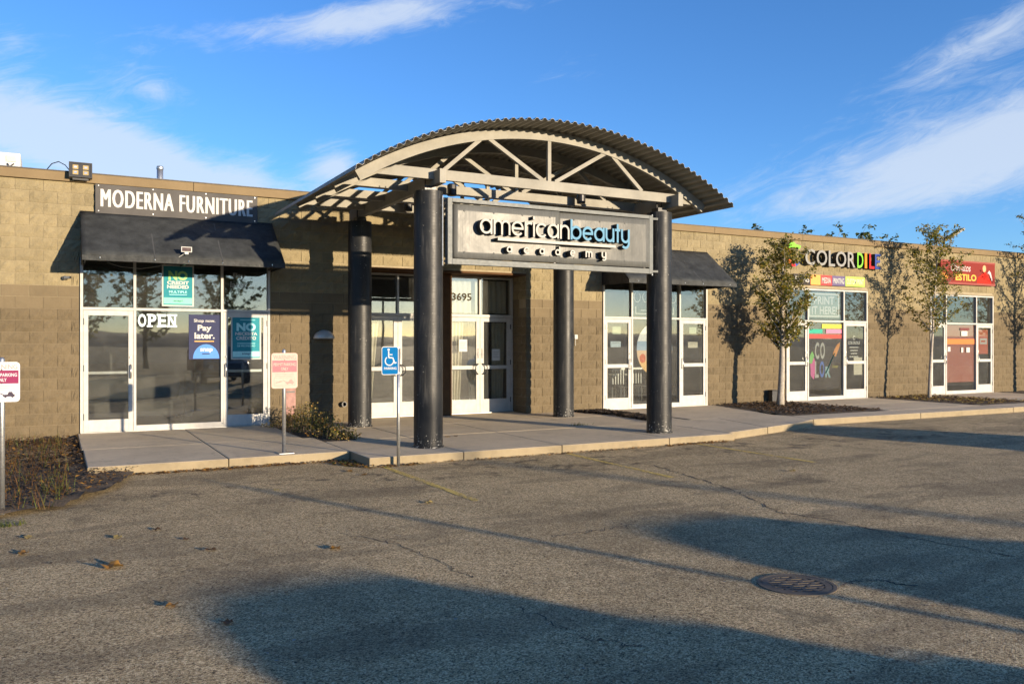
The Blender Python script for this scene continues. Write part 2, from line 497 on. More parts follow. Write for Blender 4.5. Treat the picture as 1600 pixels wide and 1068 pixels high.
        if fixn and len(s.f) < 20000:
            bm = bmesh.new(); bm.from_mesh(me); bmesh.ops.recalc_face_normals(bm, faces=bm.faces); bm.to_mesh(me); bm.free()
        o = bpy.data.objects.new(name, me)
        link(o, parent, o3)
        if smooth == 'auto':
            pass
        if bevel:
            b = o.modifiers.new('bevel', 'BEVEL'); b.width = bevel; b.segments = 2; b.limit_method = 'ANGLE'
        return o

# ------------------------------------------------------------------ lettering
def text_data(body, bold=0.0, spacing=1.0):
    cu = bpy.data.curves.new('t', 'FONT'); cu.body = body; cu.size = 1.0; cu.extrude = .02
    cu.offset = bold; cu.resolution_u = 3; cu.space_character = spacing
    ob = bpy.data.objects.new('t', cu); COL.objects.link(ob)
    dg = bpy.context.evaluated_depsgraph_get()
    me = bpy.data.meshes.new_from_object(ob.evaluated_get(dg))
    vs = [tuple(v.co) for v in me.vertices]; fs = [tuple(p.vertices) for p in me.polygons]
    COL.objects.unlink(ob); bpy.data.objects.remove(ob); bpy.data.curves.remove(cu); bpy.data.meshes.remove(me)
    return vs, fs
def text(body, x0, x1, z0, z1, y, mat, parent, depth=.002, bold=0.0, name='lettering', shear=0.0, spacing=1.0):
    vs, fs = text_data(body, bold, spacing)
    a0 = min(v[0] for v in vs); a1 = max(v[0] for v in vs); b0 = min(v[1] for v in vs); b1 = max(v[1] for v in vs)
    sx = (x1 - x0) / max(1e-6, a1 - a0); sz = (z1 - z0) / max(1e-6, b1 - b0)
    mb = MB()
    out = [(x0 + (v[0] - a0) * sx + shear * (v[1] - b0) * sz, y - depth * (v[2] / .04 + .5), z0 + (v[1] - b0) * sz) for v in vs]
    mb.add(out, fs)
    return mb.build(name, mat, parent, fixn=False)
# geometric stroke letters (x height 1): rings and stems
def arc(cx, cz, r, a0, a1, n=22, rz=None):
    rz = r if rz is None else rz
    return [(cx + r * math.cos(R(a0 + (a1 - a0) * i / n)), cz + rz * math.sin(R(a0 + (a1 - a0) * i / n))) for i in range(n + 1)]
def glyph(ch, wt):
    h = wt / 2; q = .5 - h
    ring = arc(.5, .5, q, 0, 360, 36)
    if ch == 'a': return [ring, [(1 - h, 0), (1 - h, 1)]], 1.0
    if ch == 'd': return [ring, [(1 - h, 0), (1 - h, 1.42)]], 1.0
    if ch == 'b': return [ring, [(h, 0), (h, 1.42)]], 1.0
    if ch == 'e': return [arc(.5, .5, q, 0, 318, 32), [(.5 - q, .5), (.5 + q + h * .9, .5)]], 1.0
    if ch == 'c': return [arc(.5, .5, q, 42, 318, 30)], .9
    if ch == 'i': return [[(h, 0), (h, 1)], [(h, 1.2), (h, 1.42)]], wt
    if ch == 'r': return [[(h, 0), (h, 1)], arc(.42, .58, .42 - h, 180, 55, 12)], .62
    if ch == 'n': return [[(h, 0), (h, 1)], arc(.42, .58, .42 - h, 180, 0, 14) + [(.84 - h, 0)]], .84
    if ch == 'm': return [[(h, 0), (h, 1)], arc(.38, .62, .38 - h, 180, 0, 14) + [(.76 - h, 0)], arc(.76 - wt + .38, .62, .38 - h, 180, 0, 14) + [(1.52 - wt - h, 0)]], 1.52 - wt
    if ch == 'u': return [[(.84 - h, 0), (.84 - h, 1)], [(h, 1)] + arc(.42, .42, .42 - h, 180, 360, 14)], .84
    if ch == 't': return [[(.25, 0), (.25, 1.35)], [(0, 1 - h), (.5, 1 - h)]], .5
    if ch == 'y': return [[(h, 1)] + arc(.42, .42, .42 - h, 180, 360, 14), [(.84 - h, 1), (.84 - h, .02)] + arc(.42, 0, .42 - h, 0, -140, 12)], .84
    return [], .4
def stroke_word(word, x0, x1, z0, xh, y, depth, mats, parent, wt=.2, gap=.13, name='letter'):
    total = sum(glyph(c, wt)[1] for c in word) + gap * (len(word) - 1)
    sx = (x1 - x0) / total
    cur = x0
    for c in word:
        strokes, gw = glyph(c, wt)
        mb = MB(); off = 0.0
        for st in strokes:
            pts = [Vector((cur + px * sx, z0 + pz * xh)) for px, pz in st]
            L = []; Rr = []
            n = len(pts); closed = (pts[0] - pts[-1]).length < 1e-4
            for i in range(n):
                if closed: d = pts[(i + 1) % (n - 1)] - pts[(i - 1) % (n - 1)]
                else: d = pts[min(i + 1, n - 1)] - pts[max(i - 1, 0)]
                d.normalize(); nn = Vector((-d.y * sx, d.x * xh)) * (wt / 2)
                L.append(pts[i] + nn); Rr.append(pts[i] - nn)
            k = len(mb.v); ya = y - depth + off; off += .0015
            for i in range(n):
                mb.v += [(L[i].x, ya, L[i].y), (Rr[i].x, ya, Rr[i].y), (L[i].x, y, L[i].y), (Rr[i].x, y, Rr[i].y)]
            for i in range(n - 1):
                a = k + 4 * i; b = a + 4
                for f, mi in (((a, b, b + 1, a + 1), 0), ((a + 2, a + 3, b + 3, b + 2), 1), ((a, a + 2, b + 2, b), 1), ((a + 1, b + 1, b + 3, a + 3), 1)):
                    mb.f.append(f); mb.m.append(mi)
            if not closed:
                for a in (k, k + 4 * (n - 1)):
                    mb.f.append((a, a + 1, a + 3, a + 2)); mb.m.append(1)
        mb.build(name, mats, parent)
        cur += (gw + gap) * sx

# ================================================================== GROUND
ZA = -0.12                                         # asphalt level, walks at 0
mb = MB(); mb.add([(-900, -900, ZA - .03), (900, -900, ZA - .03), (900, 900, ZA - .03), (-900, 900, ZA - .03)], [(0, 1, 2, 3)])
tag(mb.build('ground', 'far_ground', fixn=False), 'dry grassy ground beyond the parking lot', kind='structure')
def sheet(name, x0, x1, y0, y1, z, mat, step, amp=0.0):
    nx = max(1, int((x1 - x0) / step)); ny = max(1, int((y1 - y0) / step)); mb = MB()
    for j in range(ny + 1):
        for i in range(nx + 1):
            x = x0 + (x1 - x0) * i / nx; y = y0 + (y1 - y0) * j / ny
            h = amp * mnoise.noise(Vector((x * .35, y * .35, 2.0))) if amp else 0
            mb.v.append((x, y, z + h))
    for j in range(ny):
        for i in range(nx):
            a = j * (nx + 1) + i
            mb.f.append((a, a + 1, a + nx + 2, a + nx + 1)); mb.m.append(0)
    return mb.build(name, mat, smooth=True, fixn=False)
lot = sheet('parking_lot', -40, 60, -45, 24, ZA, 'asphalt', 3.0)
tag(lot, 'worn grey asphalt parking lot with exposed aggregate', kind='structure')
mb = MB()
prev = None
for k in range(73):
    a = R(90 + 22 + (360 - 44) * k / 72)
    # low scrub ridge round the horizon behind the camera
    h = 14 + 9 * mnoise.noise(Vector((k * .23, 1.3, 0))) + 4 * mnoise.noise(Vector((k * .9, 4.3, 0)))
    c = (math.cos(a), math.sin(a))
    row = [(c[0] * 420, c[1] * 420, ZA - .1), (c[0] * 470, c[1] * 470, max(2, h * .55) * .6), (c[0] * 560, c[1] * 560, max(3, h * .55)), (c[0] * 700, c[1] * 700, ZA - .1)]
    b = len(mb.v); mb.v += row
    if prev is not None:
        for i in range(3): mb.f.append((prev + i, prev + i + 1, b + i + 1, b + i)); mb.m.append(0)
    prev = b
tag(mb.build('hills', 'hill', smooth=True), 'low dark hills on the horizon', kind='structure')

# painted stall lines and cracks
for (x, y0, y1, xs) in ((3.84, 7.95, 10.72, .03), (6.72, 8.2, 10.72, -.06), (9.24, 8.3, 10.72, 0.0)):
    mb = MB(); z = ZA + .004; hw = .045
    mb.add([(x + xs - hw, y0, z), (x + xs + hw, y0, z), (x + hw, y1, z), (x - hw, y1, z)], [(0, 1, 2, 3)])
    mb.build('stall_line', 'stripe', lot, fixn=False)
S_, C_ = math.sin(YAW), math.cos(YAW)
def gnd(x, y, z=ZA):
    u = (x - 800) / 1318.0; v = (536 - y) / 1318.0; t = (z - ZC) / v
    return (t * (S_ + u * C_), t * (C_ - u * S_))
def wallp(x, y, Y):
    u = (x - 800) / 1318.0; v = (536 - y) / 1318.0; t = Y / (C_ - u * S_)
    return (t * (S_ + u * C_), ZC + t * v)
def crack(pts, wd, seed):
    rnd = random.Random(seed); fine = []
    for (a, b) in zip(pts[:-1], pts[1:]):
        n = 14
        for i in range(n):
            t = i / n
            fine.append((a[0] + (b[0] - a[0]) * t + rnd.uniform(-.035, .035), a[1] + (b[1] - a[1]) * t + rnd.uniform(-.035, .035)))
    mb = MB()
    for i, p in enumerate(fine):
        q = fine[min(i + 1, len(fine) - 1)]; o = fine[max(i - 1, 0)]
        d = Vector((q[0] - o[0], q[1] - o[1]))
        if d.length < 1e-5: d = Vector((1, 0))
        d.normalize(); ww = wd * rnd.uniform(.25, 1.15) * .5
        mb.v += [(p[0] - d.y * ww, p[1] + d.x * ww, ZA + .003), (p[0] + d.y * ww, p[1] - d.x * ww, ZA + .003)]
        if i: mb.f.append((2 * i - 2, 2 * i - 1, 2 * i + 1, 2 * i)); mb.m.append(0)
    mb.build('crack', 'crack', lot, fixn=False)
crack([gnd(*p) for p in ((1015, 725), (1080, 744), (1150, 767), (1215, 800), (1300, 812), (1400, 835), (1600, 872))], .02, 1)
crack([gnd(*p) for p in ((860, 838), (940, 828), (995, 818))], .014, 2)
crack([gnd(*p) for p in ((530, 832), (620, 850), (690, 880), (745, 906))], .012, 3)
crack([gnd(*p) for p in ((1312, 914), (1360, 905), (1430, 915))], .018, 4)
crack([gnd(*p) for p in ((800, 946), (930, 1000), (1010, 1010))], .010, 5)

# ---- walks: every cast panel is its own piece
walk = MB(); walk.box(.6, 40, 12.2, 16.3, -.5, -.07)
walk.box(3.72, 10.0, 10.9, 17.1, -.5, -.07)
walk = walk.build('sidewalk', 'concrete_edge')
tag(walk, 'raised concrete walk and entrance slab along the shops', kind='structure')
def panel(poly, z1=0.0, z0=-.4, name='concrete_panel', mat='concrete', gap=.006):
    cx = sum(p[0] for p in poly) / len(poly); cy = sum(p[1] for p in poly) / len(poly)
    q = []
    for p in poly:
        d = Vector((cx - p[0], cy - p[1])); d.normalize(); q.append((p[0] + d.x * gap, p[1] + d.y * gap))
    jig = random.uniform(-.002, .002)
    return MB().prism_xy(q, z0, z1 + jig, 0, 1).build(name, [mat, 'kerb'], walk, bevel=.012)
xs = [3.66, 5.05, 6.68, 8.72, 10.12]
ys = [10.80, 12.95, 14.75, 16.76]
for i in range(4):
    for j in range(3):
        y1 = ys[j + 1]
        if j == 2 and i == 0:
            panel([(4.35, ys[j]), (xs[1], ys[j]), (xs[1], 16.06), (4.35, 16.06)]); continue
        if j == 2 and i == 3: panel([(xs[3], ys[j]), (xs[4], ys[j]), (xs[4], 16.06), (9.0, 16.06), (9.0, 16.74), (xs[3], 16.74)]); continue
        if i == 0 and j == 1:
            panel([(4.2, ys[1]), (xs[1], ys[1]), (xs[1], ys[2]), (4.35, ys[2])]); continue
        panel([(xs[i], ys[j]), (xs[i + 1], ys[j]), (xs[i + 1], y1), (xs[i], y1)])
# left walk in front of the furniture shop
panel([(.32, 11.62), (2.0, 11.62), (2.0, 13.6), (.32, 13.6)])
panel([(2.0, 11.62), (3.66, 11.62), (3.66, 13.6), (2.0, 13.6)])
panel([(.3, 13.6), (2.0, 13.6), (2.0, 16.06), (.3, 16.06)])
panel([(2.0, 13.6), (3.5, 13.6), (3.5, 16.06), (2.0, 16.06)])
# right walk, kerb swinging back to the planting strip
panel([(10.12, 10.95), (11.4, 11.32), (11.9, 13.2), (10.12, 13.2)])
panel([(11.4, 11.32), (12.6, 11.68), (13.38, 12.05), (13.6, 12.85), (13.55, 13.2), (11.9, 13.2)])
panel([(10.12, 13.2), (11.2, 13.2), (11.3, 14.4), (10.9, 16.06), (10.12, 16.06)], z1=-.012)
panel([(11.2, 13.2), (13.5, 13.2), (13.9, 14.4), (14.35, 16.06), (10.95, 16.06), (11.3, 14.4)])
for (a, b) in ((13.38, 16.7), (16.7, 20.1), (20.1, 22.6), (22.6, 25.9), (25.9, 30), (30, 36)):
    panel([(a, 12.05), (b, 12.05), (b, 12.85), (a + (.22 if a < 14 else 0), 12.85)])
for (a, b) in ((16.7, 20.1), (22.6, 25.9)):
    panel([(a, 12.85), (b, 12.85), (b, 14.5), (a, 14.5)])
    panel([(a, 14.5), (b, 14.5), (b, 16.06), (a, 16.06)])

# ---- planting beds
def bed(name, poly, z, label, mat='soil', lump=.03):
    bm = bmesh.new()
    vs = [bm.verts.new((x, y, z)) for x, y in poly]
    bm.faces.new(vs)
    bmesh.ops.triangulate(bm, faces=bm.faces[:])
    for _ in range(5): bmesh.ops.subdivide_edges(bm, edges=[e for e in bm.edges if e.calc_length() > .22], cuts=1, use_grid_fill=False)
    bmesh.ops.triangulate(bm, faces=bm.faces[:])
    for v in bm.verts:
        v.co.z += lump * mnoise.noise(v.co * 4.0) + lump * .5 * mnoise.noise(v.co * 13.0)
    bmesh.ops.recalc_face_normals(bm, faces=bm.faces[:])
    me = bpy.data.meshes.new(name); bm.to_mesh(me); bm.free(); me.materials.append(mt[mat])
    for p in me.polygons:
        p.use_smooth = True
    o = bpy.data.objects.new(name, me); link(o, None, (0, 0, 0))
    if me.polygons and me.polygons[0].normal.z < 0:
        me.flip_normals()
    return tag(o, label, kind='structure')
bed('planting_bed', [(13.62, 12.86), (16.68, 12.86), (16.68, 16.05), (14.38, 16.05), (13.95, 14.4)], .0, 'mulched strip under the first young tree')
bed('planting_bed', [(20.12, 12.86), (22.58, 12.86), (22.58, 16.05), (20.12, 16.05)], .0, 'mulched strip between the two right-hand shops')
bed('planting_bed', [(25.92, 12.86), (36, 12.86), (36, 16.05), (25.92, 16.05)], .0, 'mulched strip at the far right end')
bed('planting_bed', [(-7, 9.3), (-.6, 9.2), (.05, 9.5), (.6, 10.5), (.85, 11.6), (.31, 11.64), (.31, 16.05), (-7, 16.05)], -.06, 'leafy planting bed left of the furniture shop', lump=.06)
bed('planting_bed', [(3.52, 13.0), (4.18, 12.98), (4.33, 14.8), (4.33, 16.05), (3.52, 16.05)], -.03, 'small soil strip beside the entrance slab')

def chips(name, poly, n, z, mats, label, lo=.015, hi=.05, seed=1, hgt=.03, flat_=.4):
    rnd = random.Random(seed); mb = MB()
    x0 = min(p[0] for p in poly); x1 = max(p[0] for p in poly); y0 = min(p[1] for p in poly); y1 = max(p[1] for p in poly)
    def inside(x, y):
        c = False; j = len(poly) - 1
        for i in range(len(poly)):
            a, b = poly[i], poly[j]
            if (a[1] > y) != (b[1] > y) and x < (b[0] - a[0]) * (y - a[1]) / (b[1] - a[1]) + a[0]: c = not c
            j = i
        return c
    k = 0
    while k < n:
        x, y = rnd.uniform(x0, x1), rnd.uniform(y0, y1)
        if not inside(x, y): continue
        k += 1
        L = rnd.uniform(lo, hi); W = L * rnd.uniform(.35, .8)
        a = rnd.uniform(0, 6.28); tz = rnd.uniform(-flat_, flat_)
        d = Vector((math.cos(a), math.sin(a), tz)).normalized(); e = Vector((-math.sin(a), math.cos(a), rnd.uniform(-flat_, flat_))).normalized()
        c = Vector((x, y, z + rnd.uniform(.002, hgt)))
        up = d.cross(e) * L * .15
        mb.add([c - d * L, c - e * W + up, c + d * L, c + e * W + up], [(0, 1, 2, 3)], rnd.randrange(len(mats)))
    o = mb.build(name, mats, fixn=False)
    return tag(o, label, kind='stuff')

# ================================================================== BUILDING
YW = 16.08
bld = empty('shop_building', (12, 18, 0), 'single-storey beige split-face block shop building with flat roof', 'building')
OPEN = [(.33, 3.52), (5.42, 9.02), (11.03, 14.16), (16.83, 19.98), (22.69, 25.76)]
WX0, WX1 = -7.0, 34.0
core = MB(); edge = WX0
YB = YW + .018
for (a, b) in OPEN + [(WX1, WX1)]:
    if a > edge:
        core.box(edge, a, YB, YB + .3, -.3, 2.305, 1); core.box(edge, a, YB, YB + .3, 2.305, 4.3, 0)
    if b > a: core.box(a, b, YB, YB + .3, 3.03, 4.3, 0)
    edge = b
wall = core.build('wall', ['mortar_hi', 'mortar_lo'], bld)
BW, BH, BZ0 = .41, .195, -.035
def block_variant(seed, smooth):
    rnd = random.Random(seed); nx, nz = (7, 4) if not smooth else (2, 2)
    w_, h_ = 1.0, BH - .0096; vs = []; fs = []
    for j in range(nz):
        for i in range(nx):
            u = i / (nx - 1); v = j / (nz - 1)
            edge_ = i in (0, nx - 1) or j in (0, nz - 1)
            y = -.010 if smooth else (-.009 - rnd.uniform(0, .006) if edge_ else -.012 - rnd.uniform(0, .022))
            vs.append((u * w_, y, v * h_))
    for j in range(nz - 1):
        for i in range(nx - 1):
            a = j * nx + i; fs.append((a, a + 1, a + nx + 1, a + nx))
    per = [i for i in range(nx)] + [j * nx + nx - 1 for j in range(1, nz)] + [(nz - 1) * nx + i for i in range(nx - 2, -1, -1)] + [j * nx for j in range(nz - 2, 0, -1)]
    b = len(vs)
    for i in per: vs.append((vs[i][0], .004, vs[i][2]))
    for k in range(len(per)):
        k2 = (k + 1) % len(per); fs.append((per[k2], per[k], b + k, b + k2))
    return vs, fs
variants = [block_variant(100 + i, False) for i in range(9)]
smoothv = block_variant(1, True)
vmesh = {}
def variant_mesh(i, mat):
    key = (i, mat)
    if key not in vmesh:
        vs, fs = smoothv if i < 0 else variants[i]
        me = bpy.data.meshes.new('block'); me.from_pydata(vs, [], fs); me.materials.append(mt[mat]); me.update(); vmesh[key] = me
    return vmesh[key]
cells = []
for row in range(22):
    z0 = BZ0 + row * BH; zc = z0 + BH / 2
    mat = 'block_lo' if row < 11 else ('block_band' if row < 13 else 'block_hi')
    segs = []; e = WX0
    for (a, b) in (OPEN if zc < 3.06 else []):
        segs.append((e, a)); e = b
    segs.append((e, WX1))
    for (a, b) in segs:
        x = math.floor(a / BW) * BW + (BW / 2 if row % 2 else 0) - BW
        while x < b:
            l = max(a, x); r = min(b, x + BW)
            if r - l > .03: cells.append((l, r, z0, mat, row))
            x += BW
# the 300 blocks nearest to the camera in view are single pieces, the rest one mesh
vis = [c for c in cells if c[0] > -1.0]
vis.sort(key=lambda c: (c[0] - .5) ** 2 * .9 + (c[2] - ZC) ** 2)
single = set(id(c) for c in vis[:300])
rest = MB(); rng = random.Random(5)
MI = {'block_hi': 0, 'block_lo': 1, 'block_band': 2}
for c in cells:
    l, r, z0, mat, row = c
    vi = -1 if mat == 'block_band' else rng.randrange(9)
    if id(c) in single:
        o = bpy.data.objects.new('block', variant_mesh(vi, mat))
        link(o, wall, (l + .0048, YB, z0 + .0048)); o.scale = (r - l - .0096, 1, 1)
    else:
        vs, fs = smoothv if vi < 0 else variants[vi]
        rest.add([(l + .0048 + v[0] * (r - l - .0096), YB + v[1], z0 + .0048 + v[2]) for v in vs], fs, MI[mat])
# recess returns beside the entrance doors
for row in range(16):
    z0 = BZ0 + row * BH
    if z0 > 2.9: continue
    mat = 'block_lo' if row < 11 else ('block_band' if row < 13 else 'block_hi')
    cuts = [(16.09, 16.48), (16.48, 16.72)] if row % 2 else [(16.09, 16.28), (16.28, 16.72)]
    for (a, b) in cuts:
        vi = -1 if mat == 'block_band' else rng.randrange(9)
        vs, fs = smoothv if vi < 0 else variants[vi]
        rest.add([(9.02 + .012 + v[1], b - .0048 - v[0] * (b - a - .0096), z0 + .0048 + v[2]) for v in vs], fs, MI[mat])
ro = rest.build('block_rows', ['block_hi', 'block_lo', 'block_band'], wall, fixn=False); ro['kind'] = 'stuff'
core2 = MB(); core2.box(9.03, 9.30, 16.4, 16.85, -.3, 3.03, 0); core2.box(5.15, 5.42, 16.1, 16.85, -.3, 3.03, 0)
core2.build('recess_wall', 'mortar_lo', bld)
# lintels
for i, (a, b) in enumerate(OPEN):
    if i == 1: continue
    MB().box(a - .0, b + .0, YW - .012, YW + .2, 3.0, 3.045).build('lintel', 'mortar_hi', bld)
MB().box(5.42, 9.02, YW - .01, YW + .74, 3.0, 3.045).build('soffit', 'brown', bld)
MB().box(7.13, 7.37, 16.35, 16.82, -.05, 3.0).build('door_pier', 'brown', bld, bevel=.01)
# coping in lengths with a dark drip edge
cx = WX0
while cx < WX1:
    MB().box(cx + .003, min(cx + 3.05, WX1) - .003, YW - .055, YW + .42, 4.252, 4.405).build('coping', 'coping', bld, bevel=.006)
    cx += 3.05
MB().box(WX0, WX1, YW - .065, YW + .43, 4.407, 4.424).build('coping_cap', 'coping_edge', bld)
MB().box(WX0, WX1, YW + .3, 26, 4.0, 4.12).build('roof', 'concrete_edge', bld)
MB().box(WX0, WX1, 25.9, 26.1, -.3, 4.3).build('rear_wall', 'mortar_lo', bld)
for x in (WX0, WX1 - .2): MB().box(x, x + .2, YW + .33, 25.9, -.3, 4.3).build('side_wall', 'mortar_lo', bld)
# interior shell seen through the glass
MB().box(WX0 + .3, WX1 - .3, 16.72, 25.8, -.2, -.004).build('interior_floor', 'int_floor', bld)
MB().box(WX0 + .3, WX1 - .3, YW + .35, 25.8, 3.35, 3.42).build('interior_ceiling', 'int_wall', bld)
MB().box(WX0 + .3, WX1 - .3, 21.5, 21.7, 0, 3.3).build('interior_wall', 'int_wall', bld)
for x in (4.6, 10.2, 15.5, 21.3, 27): MB().box(x, x + .12, 16.8, 21.45, 0, 3.3).build('partition_wall', 'int_wall', bld)

# ---- storefronts
def door(x0, x1, z1, y, hinge_left, midrail=None, kick=.25, stile=.075, pull='bar'):
    d = MB(); t = .05
    d.box(x0, x0 + stile, y, y + t, .012, z1); d.box(x1 - stile, x1, y, y + t, .012, z1)
    d.box(x0 + stile, x1 - stile, y + .001, y + t - .001, z1 - .09, z1 - .001)
    d.box(x0 + stile, x1 - stile, y + .001, y + t - .001, .013, kick)
    if midrail: d.box(x0 + stile, x1 - stile, y + .001, y + t - .001, midrail - .04, midrail + .04)
    o = d.build('door', 'white_al', bld, bevel=.003)
    zs = [(kick, z1 - .09)] if not midrail else [(kick, midrail - .04), (midrail + .04, z1 - .09)]
    for (a, b) in zs: MB().box(x0 + stile, x1 - stile, y + .021, y + .028, a, b).build('pane', 'glass', o)
    hx = x1 - stile * .5 if hinge_left else x0 + stile * .5
    bx = x0 if hinge_left else x1
    if pull == 'bar':
        MB().tube([(hx, y, 1.16), (hx, y - .05, 1.15), (hx, y - .05, .93), (hx, y, .92)], .011, 8).build('pull_handle', 'steel', o, smooth=True)
        MB().box(x0 + stile, x1 - stile, y + .05, y + .085, 1.0, 1.045).build('push_bar', 'grey_al', o)
    elif pull == 'loop':
        s = -1 if hinge_left else 1
        MB().tube([(hx, y, 1.08), (hx + s * .03, y - .06, 1.07), (hx + s * .09, y - .07, 1.03), (hx + s * .10, y - .07, .93), (hx + s * .04, y - .06, .86), (hx, y, .85)], .012, 8).build('pull_handle', 'dark_metal', o, smooth=True)
        MB().box(hx - .012, hx + .012, y - .006, y, 1.2, 1.42).build('lock_plate', 'dark_metal', o)
    MB().cyl((hx, y - .004), .018, 1.27, 1.3, 12).build('lock_cylinder', 'steel', o)
    for z in (.22, 1.05, z1 - .25): MB().box(bx - .012, bx + .012, y - .012, y, z, z + .11).build('hinge', 'dark_metal', o)
    return o
def storefront(x0, x1, m1, m2, midrail=None, kick=.25):
    y0, y1 = YW - .022, YW + .09; f = MB(); fw = .045
    f.box(x0, x0 + fw, y0, y1, 0, 2.99); f.box(x1 - fw, x1, y0, y1, 0, 2.99)
    f.box(x0 + fw, x1 - fw, y0 + .002, y1 - .002, 2.99 - fw, 2.988)
    for m in (m1, m2): f.box(m - fw / 2, m + fw / 2, y0 + .001, y1 - .001, 0, 2.99 - fw)
    spans = [(x0 + fw, m1 - fw / 2), (m1 + fw / 2, m2 - fw / 2), (m2 + fw / 2, x1 - fw)]
    for (a, b) in spans: f.box(a, b, y0 + .003, y1 - .003, 2.10, 2.10 + fw)
    f.box(spans[1][0], spans[1][1], y0 + .003, y1 - .003, .0, .10)
    fr = f.build('storefront_frame', 'white_al', bld, bevel=.003)
    for i, (a, b) in enumerate(spans): MB().box(a, b, YW + .03, YW + .036, 2.10 + fw, 2.99 - fw).build('pane', 'glass', fr)
    MB().box(spans[1][0], spans[1][1], YW + .03, YW + .036, .10, 2.10).build('pane', 'glass', fr)
    MB().box(x0 + .01, x1 - .01, YW - .03, YW + .12, -.06, .011).build('threshold', 'grey_al', fr)
    door(spans[0][0] + .004, spans[0][1] - .004, 2.096, YW - .008, True, midrail, kick)
    door(spans[2][0] + .004, spans[2][1] - .004, 2.096, YW - .008, False, midrail, kick)
storefront(.34, 3.51, 1.19, 2.65, None, .22)
storefront(11.04, 14.15, 11.86, 13.29, 1.0, .26)
storefront(16.84, 19.97, 17.64, 19.02, 1.0, .26)
storefront(22.7, 25.75, 23.44, 24.9, 1.0, .26)
# recessed entrance: two pairs of doors
for (x0, x1) in ((5.44, 7.12), (7.38, 9.01)):
    y0, y1 = 16.67, 16.79; f = MB(); fw = .05; xm = (x0 + x1) / 2
    f.box(x0, x0 + fw, y0, y1, 0, 2.99); f.box(x1 - fw, x1, y0, y1, 0, 2.99)
    f.box(x0 + fw, x1 - fw, y0 + .002, y1 - .002, 2.95, 2.988); f.box(x0 + fw, x1 - fw, y0 + .002, y1 - .002, 2.10, 2.16)
    f.box(xm - .022, xm + .022, y0 + .003, y1 - .003, 2.16, 2.95)
    fr = f.build('entrance_frame', 'white_al', bld, bevel=.003)
    MB().box(x0 + fw, xm - .022, y0 + .05, y0 + .056, 2.16, 2.95).build('pane', 'glass', fr)
    MB().box(xm + .022, x1 - fw, y0 + .05, y0 + .056, 2.16, 2.95).build('pane', 'glass', fr)
    MB().box(x0, x1, 16.62, 16.82, -.06, .011).build('threshold', 'grey_al', fr)
    door(x0 + fw + .004, xm - .003, 2.094, y0 + .015, True, 1.0, .3, .09, 'loop')
    door(xm + .003, x1 - fw - .004, 2.094, y0 + .015, False, 1.0, .3, .09, 'loop')

# ---- furniture faintly seen inside
def sofa(x, y, label, mat):
    e = empty('sofa', (x, y, 0), label, 'sofa', 'furniture inside the left shop')
    MB().box(x - .9, x + .9, y, y + .8, .12, .42).build('seat', mat, e, bevel=.05)
    MB().box(x - .9, x + .9, y + .62, y + .88, .425, .88).build('backrest', mat, e, bevel=.07)
    for s_ in (-1, 1): MB().box(x + s_ * .98 - .1, x + s_ * .98 + .1, y, y + .88, .1, .62).build('armrest', mat, e, bevel=.05)
    for dx_ in (-.85, .85):
        for dy_ in (.08, .75): MB().cyl((x + dx_, y + dy_), .025, 0, .11, 8).build('leg', 'dark_metal', e)
sofa(1.3, 17.6, 'grey sofa inside the left part of the furniture shop', M('grey upholstery', (.05, .048, .045), .9))
sofa(3.3, 18.6, 'brown sofa inside the right part of the furniture shop', M('brown upholstery', (.06, .03, .02), .8))
def cafe_chair(x, y, label):
    e = empty('cafe_chair', (x, y, 0), label, 'chair', 'chairs inside the second shop')
    MB().box(x - .2, x + .2, y - .2, y + .2, .44, .47).build('seat', 'dark_metal', e, bevel=.01)
    for k in range(5): MB().box(x - .17 + .08 * k, x - .15 + .08 * k, y + .18, y + .2, .5, .86).build('slat', 'grey_al', e)
    MB().box(x - .2, x + .2, y + .175, y + .205, .86, .91).build('top_rail', 'grey_al', e)
    for a in (-.18, .18):
        for b_ in (-.18, .18): MB().cyl((x + a, y + b_), .012, 0, .44, 8).build('leg', 'grey_al', e)
for (x, y, l_) in ((11.6, 17.3, 'metal chair behind the left door under the right awning'), (12.4, 17.2, 'metal chair left of the oval decal inside the second shop'), (13.1, 17.4, 'metal chair right of the oval decal inside the second shop'), (13.9, 17.2, 'metal chair behind the right door under the right awning')): cafe_chair(x, y, l_)
t_ = empty('cafe_table', (12.75, 18.0, 0), 'round cafe table inside the second shop', 'table')
MB().cyl((12.75, 18.0), .4, .72, .75, 24).build('top', 'offwhite', t_); MB().cyl((12.75, 18.0), .04, .03, .72, 12).build('stem', 'dark_metal', t_); MB().cyl((12.75, 18.0), .25, 0, .03, 20).build('foot', 'dark_metal', t_)

